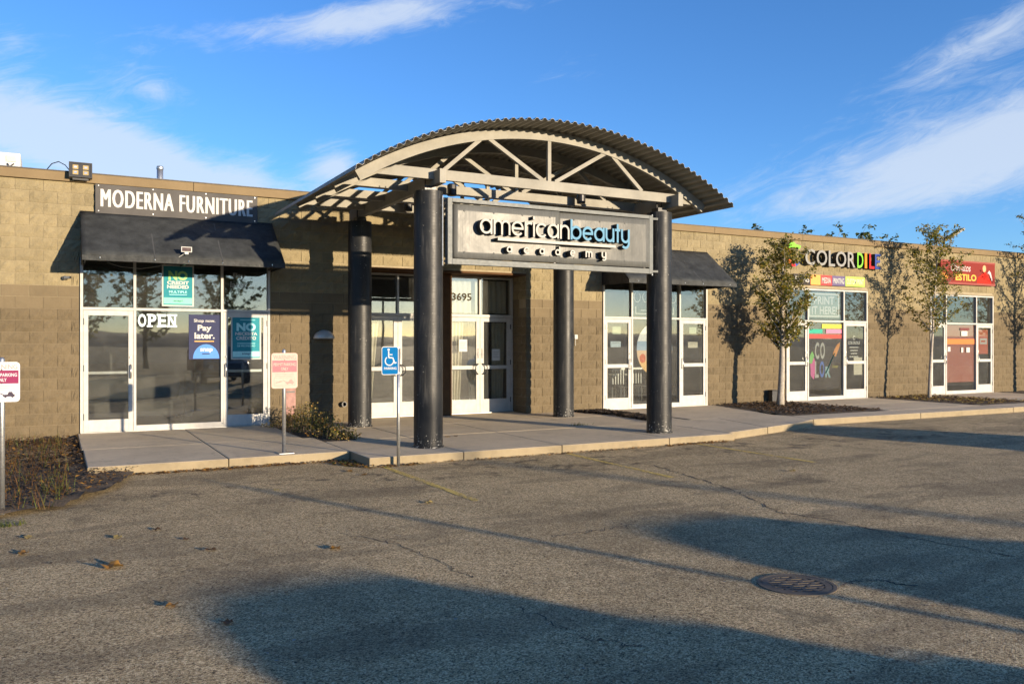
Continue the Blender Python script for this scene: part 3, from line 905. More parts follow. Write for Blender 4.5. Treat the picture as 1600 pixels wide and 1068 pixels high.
# ---- awnings
def awning(x0, x1, label):
    zt, zb, yb, yf = 3.765, 2.93, YW - .02, 15.02
    a = empty('shop_awning', ((x0 + x1) / 2, YW, zb), label, 'awning', 'charcoal shop awnings')
    m_ = MB(); n = 40; th = .014
    d = Vector((0, yf - yb, zb - zt)).normalized(); nn = Vector((0, d.z, -d.y)) * -1
    for k, off in enumerate((0, th)):
        for j in range(9):
            for i in range(n + 1):
                x = x0 + (x1 - x0) * i / n; t = j / 8
                sag = .024 * math.sin(math.pi * t) * abs(math.sin(math.pi * 3 * i / n)) + .004 * mnoise.noise(Vector((x * 3, t * 4, 1)))
                m_.v.append((x, yb + (yf - yb) * t - nn.y * (off + sag), zt + (zb - zt) * t - nn.z * (off + sag)))
    s = 9 * (n + 1)
    for j in range(8):
        for i in range(n):
            q = j * (n + 1) + i
            m_.f.append((q, q + 1, q + n + 2, q + n + 1)); m_.m.append(0)
            m_.f.append((s + q + 1, s + q, s + q + n + 1, s + q + n + 2)); m_.m.append(0)
    ring = [i for i in range(n + 1)] + [j * (n + 1) + n for j in range(1, 9)] + [8 * (n + 1) + i for i in range(n - 1, -1, -1)] + [j * (n + 1) for j in range(7, 0, -1)]
    for k in range(len(ring)):
        p, q = ring[k], ring[(k + 1) % len(ring)]; m_.f.append((p, q, s + q, s + p)); m_.m.append(0)
    m_.build('awning_top', 'awning', a, smooth=True)
    MB().box(x0, x1, yf - .012, yf - .002, zb - .075, zb + .005).build('valance', 'awning', a)
    for x in (x0 + .004, x1 - .016):
        k = MB(); pl = [(yb, zt - .02), (yf + .01, zb - .02), (yf + .01, zb - .07), (yb, zb - .07)]
        k.v += [(x, p, q) for p, q in pl] + [(x + .01, p, q) for p, q in pl]
        k.f += [(0, 1, 2, 3), (7, 6, 5, 4), (0, 4, 5, 1), (1, 5, 6, 2), (2, 6, 7, 3), (3, 7, 4, 0)]; k.m += [0] * 6
        k.build('end_panel', 'awning', a)
    for f_ in (.335, .67):
        x = x0 + (x1 - x0) * f_
        MB().bar((x, yb - .024, zt - .005), (x, yf - .024, zb), .018, .006).build('seam', 'awning_seam', a)
    for f_ in (.08, .335, .5, .67, .93):
        x = x0 + (x1 - x0) * f_
        MB().cyl((x, yf - .016), .009, zb - .04, zb - .02, 8).build('grommet', 'steel', a)
    for x in (x0 + .06, (x0 + x1) / 2, x1 - .06): MB().bar((x, yb, zb - .03), (x, yf + .02, zb - .03), .025, .025).build('arm', 'dark_metal', a)
    return a
awning(.345, 3.54, 'charcoal awning under the furniture shop banner')
awning(11.0, 14.12, 'charcoal awning right of the entrance canopy, partly behind a column')

# ================================================================== CANOPY
can = empty('entrance_canopy', (6.9, 13.4, 0), 'arched entrance canopy with corrugated roof, steel trusses and four round dark columns', 'canopy')
COLS = [(4.92, 15.05, 3.60), (4.835, 11.58, 3.765), (9.34, 15.05, 3.75), (9.12, 11.58, 3.75)]
for i, (x, y, zt) in enumerate(COLS):
    zt = 3.765
    prof = [(.232, 0.0), (.232, .02), (.216, .03)] + [(.215, .03 + (zt - .03) * k / 30) for k in range(1, 31)]
    c = MB().lathe((x, y), prof, 48).build('column', 'column', can, smooth=True)
    e = c.modifiers.new('es', 'EDGE_SPLIT'); e.split_angle = R(40)
    for dx_ in (-.05, .05): MB().cyl((x + dx_, y), .008, zt - .01, zt + .33, 6).build('anchor_rod', 'dark_metal', c)
BE = [((4.905, 11.2), (4.94, 15.6)), ((9.28, 11.2), (9.37, 15.6))]
for (p, q) in BE:
    MB().bar((p[0], p[1], 3.95), (q[0], q[1], 3.95), .10, .205).build('beam', 'truss', can, bevel=.006)
for (x, y, _), b in zip(COLS, (0, 0, 1, 1)):
    MB().box(x - .09, x + .09, y - .09, y + .09, 3.766, 3.845).build('bearing_plate', 'dark_metal', can)
XC, ZTOP, RAD = 6.83, 4.855, 5.96
def arc_z(x, r=RAD): return ZTOP - RAD + math.sqrt(r * r - (x - XC) ** 2)
for ti, ty in enumerate((11.45, 12.53, 13.6, 14.68)):
    t = MB(); N = 40; hw = .04
    a0 = math.asin((3.66 - XC) / RAD); a1 = -a0
    for i in range(N + 1):
        a = a0 + (a1 - a0) * i / N; s, c = math.sin(a), math.cos(a)
        for r in (RAD - .145, RAD):
            for yy in (ty - hw, ty + hw): t.v.append((XC + r * s, yy, ZTOP - RAD + r * c))
    for i in range(N):
        a = 4 * i; b = a + 4
        t.f += [(a, b, b + 2, a + 2), (a + 1, a + 3, b + 3, b + 1), (a + 2, b + 2, b + 3, a + 3), (a, a + 1, b + 1, b)]; t.m += [0] * 4
    t.f += [(0, 2, 3, 1), (4 * N, 4 * N + 1, 4 * N + 3, 4 * N + 2)]; t.m += [0, 0]
    tr = t.build('truss', 'truss', can)
    MB().prism_xz([(3.98, 3.93), (9.68, 3.93), (9.40, 4.083), (4.26, 4.083)], ty - .034, ty + .034).build('bottom_chord', 'truss', tr, bevel=.004)
    for (xa, xb) in ((5.02, 5.62), (6.72, 5.77), (6.94, 7.89), (8.64, 8.04)):
        MB().bar((xa, ty, 4.08), (xb, ty, arc_z(xb) - .13), .052, .06).build('web_member', 'truss', tr)
    MB().box(XC - .03, XC + .03, ty - .028, ty + .028, 4.08, 4.72).build('king_post', 'truss', tr)
# corrugated roof sheet
rs = MB(); PT = .132; ya, yb = 10.88, 15.68
al0 = math.asin((3.50 - XC) / RAD); al1 = math.asin((10.16 - XC) / RAD)
arcL = RAD * (al1 - al0); n = int(arcL / PT) * 8; NY = 6
for lay in (0, 1):
    for j in range(NY + 1):
        y = ya + (yb - ya) * j / NY
        for i in range(n + 1):
            a = al0 + (al1 - al0) * i / n
            ph = (i % 8) / 8.0
            wv = .5 - .5 * math.cos(2 * math.pi * ph)
            wv = min(1, max(0, (wv - .15) * 1.45))
            r = RAD + .014 + .040 * wv + (.004 if lay else 0)
            rs.v.append((XC + r * math.sin(a), y, ZTOP - RAD + r * math.cos(a)))
st = (NY + 1) * (n + 1)
for j in range(NY):
    for i in range(n):
        q = j * (n + 1) + i
        rs.f += [(q, q + n + 1, q + n + 2, q + 1), (st + q, st + q + 1, st + q + n + 2, st + q + n + 1)]; rs.m += [0, 0]
for i in range(n):
    for j in (0, NY):
        q = j * (n + 1) + i; rs.f.append((q, q + 1, st + q + 1, st + q)); rs.m.append(0)
for j in range(NY):
    for i in (0, n):
        q = j * (n + 1) + i; rs.f.append((q, q + n + 1, st + q + n + 1, st + q)); rs.m.append(0)
ro_ = rs.build('roof_sheet', 'sheet', can, smooth=False, fixn=True)
# small can luminaires under the trusses
for k, (x, y, Yp, lab) in enumerate(((706, 306, 12.3, 'small dark can light under the canopy above the left end of the metal sign'), (908, 318, 12.3, 'small dark can light under the canopy above the right half of the metal sign'), (638, 330, 14.5, 'small dark can light under the rear truss left of the front column'))):
    X, Z = wallp(x, y, Yp)
    L = empty('can_light', (X, Yp, Z), lab, 'light', 'can lights under the canopy')
    MB().lathe((X, Yp), [(.07, Z), (.075, Z + .02), (.075, Z + .17), (.05, Z + .19)], 20).build('housing', 'dark_metal', L, smooth=False)
    MB().cyl((X, Yp), .015, Z + .19, 3.945, 8).build('stem', 'dark_metal', L)
    MB().cyl((X, Yp), .055, Z - .004, Z, 16).build('lens', 'offwhite', L)

# ---- metal sign hung between the front columns
YS = 11.36
sg = empty('metal_sign', (6.9, YS, 2.68), 'long brushed metal sign reading american beauty academy between the front columns', 'sign')
sx0, sx1, sz0, sz1 = 5.03, 8.78, 2.69, 3.665
f = MB(); fw = .075
f.box(sx0, sx0 + fw, YS - .05, YS + .05, sz0, sz1); f.box(sx1 - fw, sx1, YS - .05, YS + .05, sz0, sz1)
f.box(sx0 + fw, sx1 - fw, YS - .049, YS + .049, sz1 - .06, sz1 - .001); f.box(sx0 + fw, sx1 - fw, YS - .049, YS + .049, sz0 + .001, sz0 + .085)
mt['sign_frame'] = M('pale sign frame', (.145, .155, .152), .45, spec=.12, metal=.0, var=.12, scale=7)
f.build('frame', 'sign_frame', sg, bevel=.004)
xj = 6.93
for (a, b) in ((sx0 + .115, xj - .002), (xj + .002, sx1 - fw - .02)):
    p = MB(); nx, nz = 24, 8; yy = YS - .015
    for j in range(nz + 1):
        for i in range(nx + 1):
            x = a + (b - a) * i / nx; z = sz0 + .10 + (sz1 - .075 - sz0 - .10) * j / nz
            ed = i in (0, nx) or j in (0, nz)
            p.v.append((x, yy - .058 + .045 * (b - x) + (0 if ed else .004 * mnoise.noise(Vector((x * 1.7, z * 2.2, 3)))), z))
    for j in range(nz):
        for i in range(nx):
            q = j * (nx + 1) + i; p.f.append((q, q + 1, q + nx + 2, q + nx + 1)); p.m.append(0)
    pan = p.build('panel', 'sign_metal', sg, smooth=True, fixn=False)
    pan.modifiers.new('solid', 'SOLIDIFY').thickness = .006
    pan.modifiers['solid'].offset = 1 if False else -1
for (x, zf) in [(5.32 + .48 * i, z) for i in range(7) for z in (sz0 + .19, sz1 - .17)]:
    d = MB(); seg = 10
    ry = YS - .073 + .045 * ((6.93 - x) if x < 6.93 else (8.69 - x)) - .002
    d.v.append((x, ry - .010, zf))
    for k in range(seg): d.v.append((x + .017 * math.cos(6.283 * k / seg), ry, zf + .017 * math.sin(6.283 * k / seg)))
    for k in range(seg): d.f.append((0, 1 + (k + 1) % seg, 1 + k)); d.m.append(0)
    d.build('rivet', 'sign_metal', sg, smooth=True, fixn=False)
MB().box(sx0 + .02, sx1 - .02, YS + .028, YS + .048, sz0 + .1, sz1 - .08).build('backing', 'dark_metal', sg)
for (xa, xb) in ((4.835 + .19, sx0 + .02), (sx1 - .02, 9.12 - .19)):
    for z in (sz0 + .05, sz1 - .04): MB().bar((xa, 11.42, z), (xb, 11.38, z), .035, .035).build('bracket', 'sign_frame', sg)
for x in (sx0 - .045, sx1 + .05): MB().cyl((x, 11.40), .014, sz0 - .02, sz1 + .03, 8).build('hanger_rod', 'galv', sg)
mt['letter_side'] = M('dark letter return', (.018, .017, .016), .6)
mt['letter_face'] = M('pale letter face', (.42, .41, .38), .6, var=.06, spec=.1)
mt['letter_blue'] = M('pale blue letter face', (.12, .27, .40), .6, var=.06, spec=.1)
YL = YS + .0; DL = .14
xa = wallp(750, 350, YL - DL)[0]; xb = wallp(890, 350, YL - DL)[0]; xe = wallp(984, 350, YL - DL)[0]
zb_, zt_ = wallp(760, 365, YL - DL)[1], wallp(760, 341.5, YL - DL)[1]
stroke_word('american', xa, xb, zb_, zt_ - zb_, YL, DL, ['letter_face', 'letter_side'], sg, .145, .09)
stroke_word('beauty', xb + .02, xe, zb_, zt_ - zb_, YL, DL, ['letter_blue', 'letter_side'], sg, .175, .08)
u0 = wallp(777, 374, YL - .13); u1 = wallp(961, 385, YL - .13)
uz = (u0[1] + u1[1]) / 2
m_ = MB(); m_.prism_xz([(u0[0], uz - .02), (u1[0], uz - .02), (u1[0], uz + .022), (u0[0], uz + .022)], YL - .152, YL, 0, 1); m_.build('underline_bar', ['letter_face', 'letter_side'], sg)
pos_ = [500, 625, 740, 855, 965, 1085, 1195]
for ch, zx in zip('academy', pos_):
    xx = 690 + zx / 4.706; X = wallp(xx, 390, YL - .14)[0]
    zz = uz - .195
    wd = .135 if ch == 'm' else .095
    stroke_word(ch, X - wd / 2, X + wd / 2, zz, .10, YL, .14, ['letter_face', 'letter_side'], sg, .24, .1)

# ================================================================== SHOP SIGNS
b = empty('fascia_banner', (1.9, YW - .05, 3.78), 'dark grey banner reading MODERNA FURNITURE above the left awning', 'sign')
MB().box(.57, 3.27, YW - .062, YW - .034, 3.74, 4.246).build('board', 'charcoal_board', b, bevel=.004)
for k_, dx_ in enumerate((-.011, -.004, .004, .011)): text('MODERNA FURNITURE', .66 + dx_, 3.17 + dx_, 3.862, 4.168, YW - .064, 'white', b, .006 + .0008 * k_, 0.0, spacing=1.16)
for x in (.62, 1.48, 2.36, 3.22):
    for z in (3.79, 4.22): MB().box(x - .008, x + .008, YW - .07, YW - .06, z - .008, z + .008).build('screw', 'steel', b)

cs = empty('channel_letter_sign', (18.5, YW - .03, 3.6), 'raised letter sign COLORDILE in grey and bright colours on the block wall', 'sign')
cols = [(.26, .26, .25)] * 5 + [(.20, .52, .06), (.72, .23, .03), (.62, .03, .04), (.045, .075, .27)]
lx = [17.36, 17.78, 18.24, 18.52, 18.98, 19.36, 19.66, 19.85, 20.08]
lw = [.36, .40, .24, .40, .30, .24, .09, .20, .22]
for ch, x, wd, c in zip('COLORDILE', lx, lw, cols):
    vs, fs = text_data(ch, .012)
    a0 = min(v[0] for v in vs); a1 = max(v[0] for v in vs); b0 = min(v[1] for v in vs); b1 = max(v[1] for v in vs)
    m_ = MB(); yb2 = YW - .045; D_ = .13
    pts = [(x + (v[0] - a0) / (a1 - a0) * wd, yb2 - (D_ if v[2] > 0 else 0), 3.60 + (v[1] - b0) / (b1 - b0) * .42) for v in vs]
    nm = 'face %s %s' % (ch, c)
    for f_ in fs:
        zs_ = [vs[i][2] for i in f_]
        m_.add([pts[i] for i in f_], [tuple(range(len(f_)))], 0 if min(zs_) > 0 else 1)
    m_.build('letter', [flat('letter face %.2f %.2f' % (c[0], c[1]), c), 'letter_side'], cs, fixn=False)
# logo beside the word: green pointed shape over an orange to red crescent
m_ = MB(); m_.prism_xz([(16.72, 4.02), (16.84, 4.15), (16.98, 4.18), (17.06, 4.12), (17.24, 4.09), (17.20, 4.02), (17.02, 3.98), (16.86, 3.97)], YW - .14, YW - .045, 0, 1)
m_.build('logo_tip', [flat('lime green', (.21, .58, .07)), 'letter_side'], cs)
for (a0, a1, nm, c) in ((100, 165, 'logo orange', (.75, .25, .04)), (165, 235, 'logo red orange', (.68, .12, .04)), (235, 285, 'logo red', (.60, .03, .05)), (285, 325, 'logo blue', (.05, .09, .30))):
    o_ = arc(16.98, 3.79, .25, a0, a1, 8); i_ = arc(16.98, 3.79, .12, a1, a0, 8)
    m_ = MB(); m_.prism_xz(o_ + i_, YW - .14, YW - .045, 0, 1); m_.build('logo_segment', [flat(nm, c), 'letter_side'], cs)

st = empty('service_strip_sign', (18.4, YW - .04, 3.08), 'narrow strip sign of coloured panels under the raised letter sign', 'sign')
for (a, b2, c, nm, tx) in ((17.05, 17.68, (.055, .05, .055), 'strip dark', 'SIGNS'), (17.68, 18.06, (.75, .33, .10), 'strip orange', ''), (18.06, 18.50, (.68, .08, .08), 'strip red', 'MEDIA'), (18.50, 19.02, (.13, .11, .20), 'strip purple', 'PRINTING'), (19.02, 19.80, (.38, .55, .12), 'strip lime', 'CUSTOM PRINT')):
    MB().box(a + .004, b2 - .004, YW - .06, YW - .032, 3.09, 3.36).build('panel', flat(nm, c), st)
    if tx: text(tx, a + .05, b2 - .05, 3.15, 3.30, YW - .061, 'offwhite', st, .002, .012)

rb = empty('restaurant_banner', (24.4, YW - .05, 3.3), 'red restaurant banner with white script and a figure in red above the far shop', 'sign')
MB().box(23.06, 25.69, YW - .10, YW - .03, 3.30, 4.02).build('board', flat('banner maroon', (.20, .035, .03)), rb)
for (z0, z1) in ((3.30, 3.36), (3.97, 4.02)): MB().box(23.05, 25.70, YW - .106, YW - .1005, z0, z1).build('border', flat('banner border', (.27, .08, .07)), rb)
text('Clamatos', 23.5, 24.45, 3.70, 3.93, YW - .101, 'white', rb, .003, .0, shear=.2)
text('ESTILO', 23.75, 24.75, 3.42, 3.62, YW - .101, flat('banner yellow', (.70, .40, .08)), rb, .003, .03)
m_ = MB(); yq = YW - .103
m_.prism_xz([(24.78, 3.37), (24.86, 3.55), (25.0, 3.62), (25.1, 3.70), (25.22, 3.70), (25.34, 3.6), (25.45, 3.45), (25.5, 3.37)], yq, yq + .002)
m_.build('printed_dress', flat('banner dress red', (.62, .03, .02)), rb)
MB().prism_xz([(25.15 + .085 * math.cos(R(k * 30)), 3.82 + .11 * math.sin(R(k * 30))) for k in range(12)], yq - .002, yq).build('printed_head', flat('banner peach', (.75, .36, .19)), rb)
MB().prism_xz([(25.30, 3.68), (25.40, 3.78), (25.48, 3.70), (25.56, 3.48), (25.52, 3.46), (25.44, 3.62), (25.38, 3.68)], yq - .001, yq + .001).build('printed_arm', flat('banner sleeve', (.55, .50, .50)), rb)
m_ = MB(); m_.prism_xz([(23.2 + .2 * math.cos(R(k * 30)), 3.52 + .1 * math.sin(R(k * 30))) for k in range(12)], yq, yq + .002); m_.build('printed_dish', flat('banner orange', (.6, .25, .06)), rb)

# ---- posters and lettering in the windows (inside the glass)
YP = YW + .021
def poster(name, label, x0, x1, z0, z1, bgc, border=None, y=YP):
    p = empty(name, ((x0 + x1) / 2, y, z0), label, 'poster')
    if border: MB().box(x0, x1, y + .003, y + .008, z0, z1).build('border', border, p); e = .025
    else: e = 0
    MB().box(x0 + e, x1 - e, y, y + (.0025 if border else .006), z0 + e, z1 - e).build('sheet', bgc, p)
    return p
def rect(p, x0, x1, z0, z1, mat, y=YP, nm='printed_block', lay=1): return MB().box(x0, x1, y - .0012 * lay, y - .0012 * (lay - 1) - .0001, z0, z1).build(nm, mat, p)
teal = flat('poster teal', (.035, .22, .27)); mint = flat('poster mint', (.22, .62, .46)); aqua = flat('poster aqua', (.35, .66, .68)); navy = flat('poster navy', (.045, .05, .10)); limeg = flat('poster green', (.33, .62, .24)); blue = flat('poster blue', (.10, .25, .62)); orange = flat('poster orange', (.75, .40, .12))
xa, za = wallp(253, 413, YP); xb, zb = wallp(303, 479, YP)
p = poster('credit_poster', 'teal and mint NO CREDIT NEEDED poster in the upper middle pane', xa, xb, zb, za, teal, 'offwhite')
W_ = xb - xa; H_ = za - zb
rect(p, xa + .03, xb - .03, zb + .045, zb + .045 + H_ * .15, mint)
text('NO', xa + W_ * .2, xb - W_ * .2, zb + H_ * .63, zb + H_ * .86, YP, limeg, p, .002, .05)
text('CREDIT', xa + W_ * .16, xb - W_ * .16, zb + H_ * .53, zb + H_ * .615, YP, 'white', p, .002, .04)
text('NEEDED', xa + W_ * .16, xb - W_ * .16, zb + H_ * .43, zb + H_ * .515, YP, 'white', p, .002, .04)
text('MULTIPLE', xa + W_ * .22, xb - W_ * .22, zb + H_ * .32, zb + H_ * .38, YP, aqua, p, .002, .02)
rect(p, xa + W_ * .22, xb - W_ * .22, zb + H_ * .275, zb + H_ * .29, aqua)
text('snap!', xa + W_ * .36, xb - W_ * .36, zb + H_ * .10, zb + H_ * .16, YP - .002, navy, p, .002, .01)
xa, za = wallp(295, 491, YP); xb, zb = wallp(344, 561, YP)
p = poster('pay_later_poster', 'dark navy Shop now Pay later poster in the middle window', xa, xb, zb, za, navy)
W_ = xb - xa; H_ = za - zb
text('Shop now.', xa + W_ * .16, xb - W_ * .16, zb + H_ * .81, zb + H_ * .90, YP, 'white', p, .002, .015)
text('Pay', xa + W_ * .28, xb - W_ * .28, zb + H_ * .60, zb + H_ * .77, YP, 'white', p, .002, .03)
text('later.', xa + W_ * .18, xb - W_ * .18, zb + H_ * .46, zb + H_ * .60, YP, 'white', p, .002, .03)
rect(p, xa + W_ * .18, xb - W_ * .2, zb + H_ * .395, zb + H_ * .415, orange)
dome = [(xa + W_ * (.55 + .42 * math.cos(R(k * 15))), zb + H_ * (.02 + .32 * math.sin(R(k * 15)))) for k in range(13)]
MB().prism_xz(dome, YP - .0015, YP - .0002).build('printed_dome', blue, p)
text('snap', xa + W_ * .36, xb - W_ * .24, zb + H_ * .15, zb + H_ * .25, YP - .002, 'white', p, .002, .03)
rect(p, xa + W_ * .42, xb - W_ * .34, zb + H_ * .115, zb + H_ * .14, navy, lay=3)
YD = YW + .003
xa, za = wallp(361, 493, YD); xb, zb = wallp(408, 561, YD)
p = poster('credito_poster', 'teal NO NECESITA CREDITO poster on the right door of the furniture shop', xa, xb, zb, za, teal, 'offwhite', y=YD)
W_ = xb - xa; H_ = za - zb
rect(p, xa + .03, xb - .03, zb + .045, zb + .045 + H_ * .13, aqua, y=YD)
text('NO', xa + W_ * .18, xb - W_ * .18, zb + H_ * .65, zb + H_ * .84, YD, aqua, p, .002, .05)
text('NECESITA', xa + W_ * .14, xb - W_ * .13, zb + H_ * .555, zb + H_ * .625, YD, 'white', p, .002, .03)
text('CRÉDITO', xa + W_ * .17, xb - W_ * .17, zb + H_ * .45, zb + H_ * .545, YD, 'white', p, .002, .03)
text('DE PROPIEDAD', xa + W_ * .2, xb - W_ * .2, zb + H_ * .29, zb + H_ * .33, YD, aqua, p, .002, .01)
rect(p, xa + W_ * .2, xb - W_ * .2, zb + H_ * .36, zb + H_ * .375, aqua, y=YD)
rect(p, xa + W_ * .3, xb - W_ * .2, zb + H_ * .90, zb + H_ * .912, aqua, y=YD)
text('snap!', xa + W_ * .36, xb - W_ * .34, zb + H_ * .10, zb + H_ * .16, YD - .002, navy, p, .002, .01)
# OPEN letters with slab serifs
xa, za = wallp(214, 490, YP); xb, zb = wallp(276, 511, YP)
op = empty('open_letters', ((xa + xb) / 2, YP, zb), 'pale blue slab letters OPEN stuck inside the furniture shop window', 'sign')
opm = flat('open letter blue', (.66, .80, .82))
cw = (xb - xa) / 4
for i, ch in enumerate('OPEN'):
    l0 = xa + i * cw + cw * .10; l1 = xa + (i + 1) * cw - cw * .08
    o = text(ch, l0, l1, zb, za, YP, opm, op, .006, .03, name='letter')
    if ch != 'O':
        for (u, v) in ((l0 - .02, l0 + .075), (l1 - .055, l1 + .02)):
            if ch == 'P' and u > l0: continue
            for z in ((zb, zb + .03), (za - .03, za)):
                if ch == 'E' and u > l0: continue
                MB().box(u, v, YP - .0075, YP - .001, *z).build('serif', opm, o)
# faint Pay later lettering in the right transom
xa, za = wallp(360, 426, YP); xb, zb = wallp(388, 450, YP)
fl = empty('transom_lettering', ((xa + xb) / 2, YP, zb), 'faded Pay later lettering in the right transom pane', 'lettering')
fd = flat('faded white', (.34, .34, .32))
text('Pay', xa + .05, xb - .05, zb + (za - zb) * .55, za, YP, fd, fl, .002, .01)
text('later.', xa, xb, zb, zb + (za - zb) * .42, YP, fd, fl, .002, .01)
YP, YD = YW + .045, YW + .038                       # everything below hangs inside the glass
# house number on the entrance transom
xa, za = wallp(706, 457, 16.71); xb, zb = wallp(737, 470, 16.71)
hn = empty('street_number', ((xa + xb) / 2, 16.6, zb), 'dark street number 3695 on the transom over the right entrance doors', 'number')
text('3695', xa, xb, zb, za, 16.718, flat('number brown', (.06, .05, .035)), hn, .003, .02)
# shades behind that transom, curtains behind the doors
def curtain(x0, x1, y, z0, z1, label, folds=6, amp=.035, taper=0.0):
    c = empty('door_curtain', ((x0 + x1) / 2, y, z0), label, 'curtain', 'entrance curtains')
    m_ = MB(); n = 60; nz = 8
    for lay in (0, .006):
        for j in range(nz + 1):
            t = j / nz
            for i in range(n + 1):
                u = i / n; xx = x0 + (x1 - x0) * (u * (1 - taper * (1 - t)))
                m_.v.append((xx, y + lay + amp * math.sin(u * folds * 6.283 + .6 * t) * (1 - .3 * t), z0 + (z1 - z0) * t))
    s = (nz + 1) * (n + 1)
    for j in range(nz):
        for i in range(n):
            q = j * (n + 1) + i
            m_.f += [(q, q + 1, q + n + 2, q + n + 1), (s + q + 1, s + q, s + q + n + 1, s + q + n + 2)]; m_.m += [0, 0]
    m_.build('cloth', 'curtain', c, smooth=True, fixn=False)
    MB().tube([(x0 - .05, y, z1), (x1 + .05, y, z1)], .012, 8).build('rod', 'dark_metal', c)
curtain(7.5, 7.92, 16.95, .05, 2.0, 'beige curtain behind the left leaf of the right entrance doors', 5, taper=.25)
curtain(8.05, 8.5, 16.95, .05, 2.0, 'beige curtain gathered at the meeting of the right entrance doors', 5, taper=-.1)
curtain(8.62, 8.95, 16.95, .05, 2.0, 'beige curtain at the far edge of the right entrance doors', 4, taper=.2)
curtain(5.5, 5.95, 16.95, .05, 2.0, 'beige curtain behind the left leaf of the left entrance doors', 5, taper=.4)
curtain(7.44, 8.96, 16.90, 2.2, 2.93, 'pale shade behind the numbered transom', 12, amp=.015)
def notice(x0, y0, x1, y1, Yn, label, mats, lines=4, cat='notice'):
    xa, za = wallp(x0, y0, Yn); xb, zb = wallp(x1, y1, Yn)
    p = empty('paper_notice', ((xa + xb) / 2, Yn, zb), label, cat)
    MB().box(xa, xb, Yn, Yn + .003, zb, za).build('sheet', mats, p)
    for k in range(lines):
        z = za - (za - zb) * (.25 + .6 * k / max(1, lines)); r = xb - (xb - xa) * (.15 + .25 * ((k * 7) % 3) / 3)
        MB().box(xa + (xb - xa) * .15, r, Yn - .0015, Yn - .0002, z - .004, z + .004).build('printed_line', flat('print grey', (.2, .2, .2)), p)
    return p
notice(717, 530, 730, 549, 16.675, 'white paper notice on the left leaf of the right entrance doors', 'white')
notice(769, 545, 781, 563, 16.675, 'white paper notice by the handle of the right leaf of the right entrance doors', 'white')
notice(957, 510, 970, 522, YD, 'pale green note high on the left door beneath the right awning', flat('note green', (.33, .40, .30)), 0)
notice(954, 533, 970, 542, YD, 'small picture card hung on the left door beneath the right awning', flat('card blue', (.45, .55, .62)), 1)
notice(1077, 511, 1088, 521, YD, 'pale green note high on the right door beneath the right awning', flat('note green', (.33, .40, .30)), 1)
notice(1075, 534, 1090, 543, YD, 'small cream card hung on the right door beneath the right awning', flat('card cream', (.55, .52, .42)), 1)
# round decal in the middle window of the second shop
xa, zc = wallp(1023, 545, YP); xl = wallp(995, 545, YP)[0]
rd = (xa - xl)
dc = empty('round_decal', (xa, YP, zc - .7), 'large oval white, blue and orange decal in the window behind the column', 'decal')
for k, (lo, hi, c, nm) in enumerate(((-1, -.45, (.80, .50, .20), 'decal orange'), (-.45, -.05, (.70, .50, .34), 'decal peach'), (-.05, .3, (.33, .45, .60), 'decal blue'), (.3, 1, (.72, .75, .76), 'decal white'))):
    pl = []
    for i in range(13):
        v = lo + (hi - lo) * i / 12; pl.append((xa + rd * math.sqrt(max(0, 1 - v * v)), zc + .62 * v))
    pl += [(2 * xa - x, z) for x, z in reversed(pl)]
    MB().prism_xz(pl, YP + .0, YP + .004).build('printed_band', flat(nm, c), dc)
MB().prism_xz([(xa - rd * .68 + .09 * math.cos(R(k * 24)), zc - .22 + .11 * math.sin(R(k * 24))) for k in range(15)], YP - .003, YP - .001).build('printed_ring', flat('decal red', (.62, .14, .06)), dc)
# faint outline menu board in the transom of the second shop
mbd = empty('transom_outline_sign', (12.5, YP, 2.3), 'white outline sign in the middle transom beneath the right awning', 'sign')
for (x0, x1, z0, z1) in ((12.0, 13.15, 2.22, 2.24), (12.0, 12.02, 2.24, 2.4), (13.13, 13.15, 2.24, 2.4), (12.15, 12.4, 2.3, 2.315)):
    MB().box(x0, x1, YP, YP + .006, z0, z1).build('outline_bar', 'offwhite', mbd)
for cx_ in (12.05, 12.3, 12.95, 13.12):
    MB().tube([(cx_ + .09 * math.cos(R(k * 30)), YP, 2.62 + .12 * math.sin(R(k * 30))) for k in range(13)], .008, 6).build('outline_ring', 'offwhite', mbd)
# print shop window graphics
pw = empty('print_it_here_sign', (18.35, YP, 2.25), 'white framed PRINT IT HERE! sign in the middle transom of the print shop', 'sign')
gt = flat('sign grey green', (.20, .24, .21))
MB().box(17.70, 18.92, YP + .002, YP + .008, 2.22, 2.90).build('sheet', gt, pw)
for (x0, x1, z0, z1) in ((17.72, 18.90, 2.24, 2.28), (17.72, 18.90, 2.84, 2.88), (17.72, 17.77, 2.28, 2.84), (18.85, 18.90, 2.28, 2.84)): MB().box(x0, x1, YP - .002, YP + .0015, z0, z1).build('border', 'white', pw)
text('PRINT', 17.92, 18.70, 2.58, 2.80, YP, 'white', pw, .003, .02)
text('IT HERE!', 17.84, 18.80, 2.31, 2.53, YP, 'white', pw, .003, .02)
gp = empty('window_graphic', (18.33, YP, .12), 'dark window graphic with coloured bars, paintbrush and COLOR lettering at the print shop', 'poster')
MB().box(17.68, 18.98, YP + .002, YP + .008, .32, 2.08).build('sheet', flat('graphic dark', (.035, .03, .032)), gp)
for (x0, x1, z0, z1, c, nm) in ((18.2, 18.96, 1.93, 2.05, (.52, .48, .08), 'bar yellow'), (17.7, 18.22, 1.80, 1.91, (.05, .33, .23), 'bar green'), (18.36, 18.96, 1.80, 1.91, (.60, .20, .30), 'bar pink'), (17.7, 18.96, 1.66, 1.77, (.50, .08, .07), 'bar red')):
    rect(gp, x0, x1, z0, z1, flat(nm, c), nm='colour_bar')
gl = flat('graphic letter grey', (.40, .40, .38))
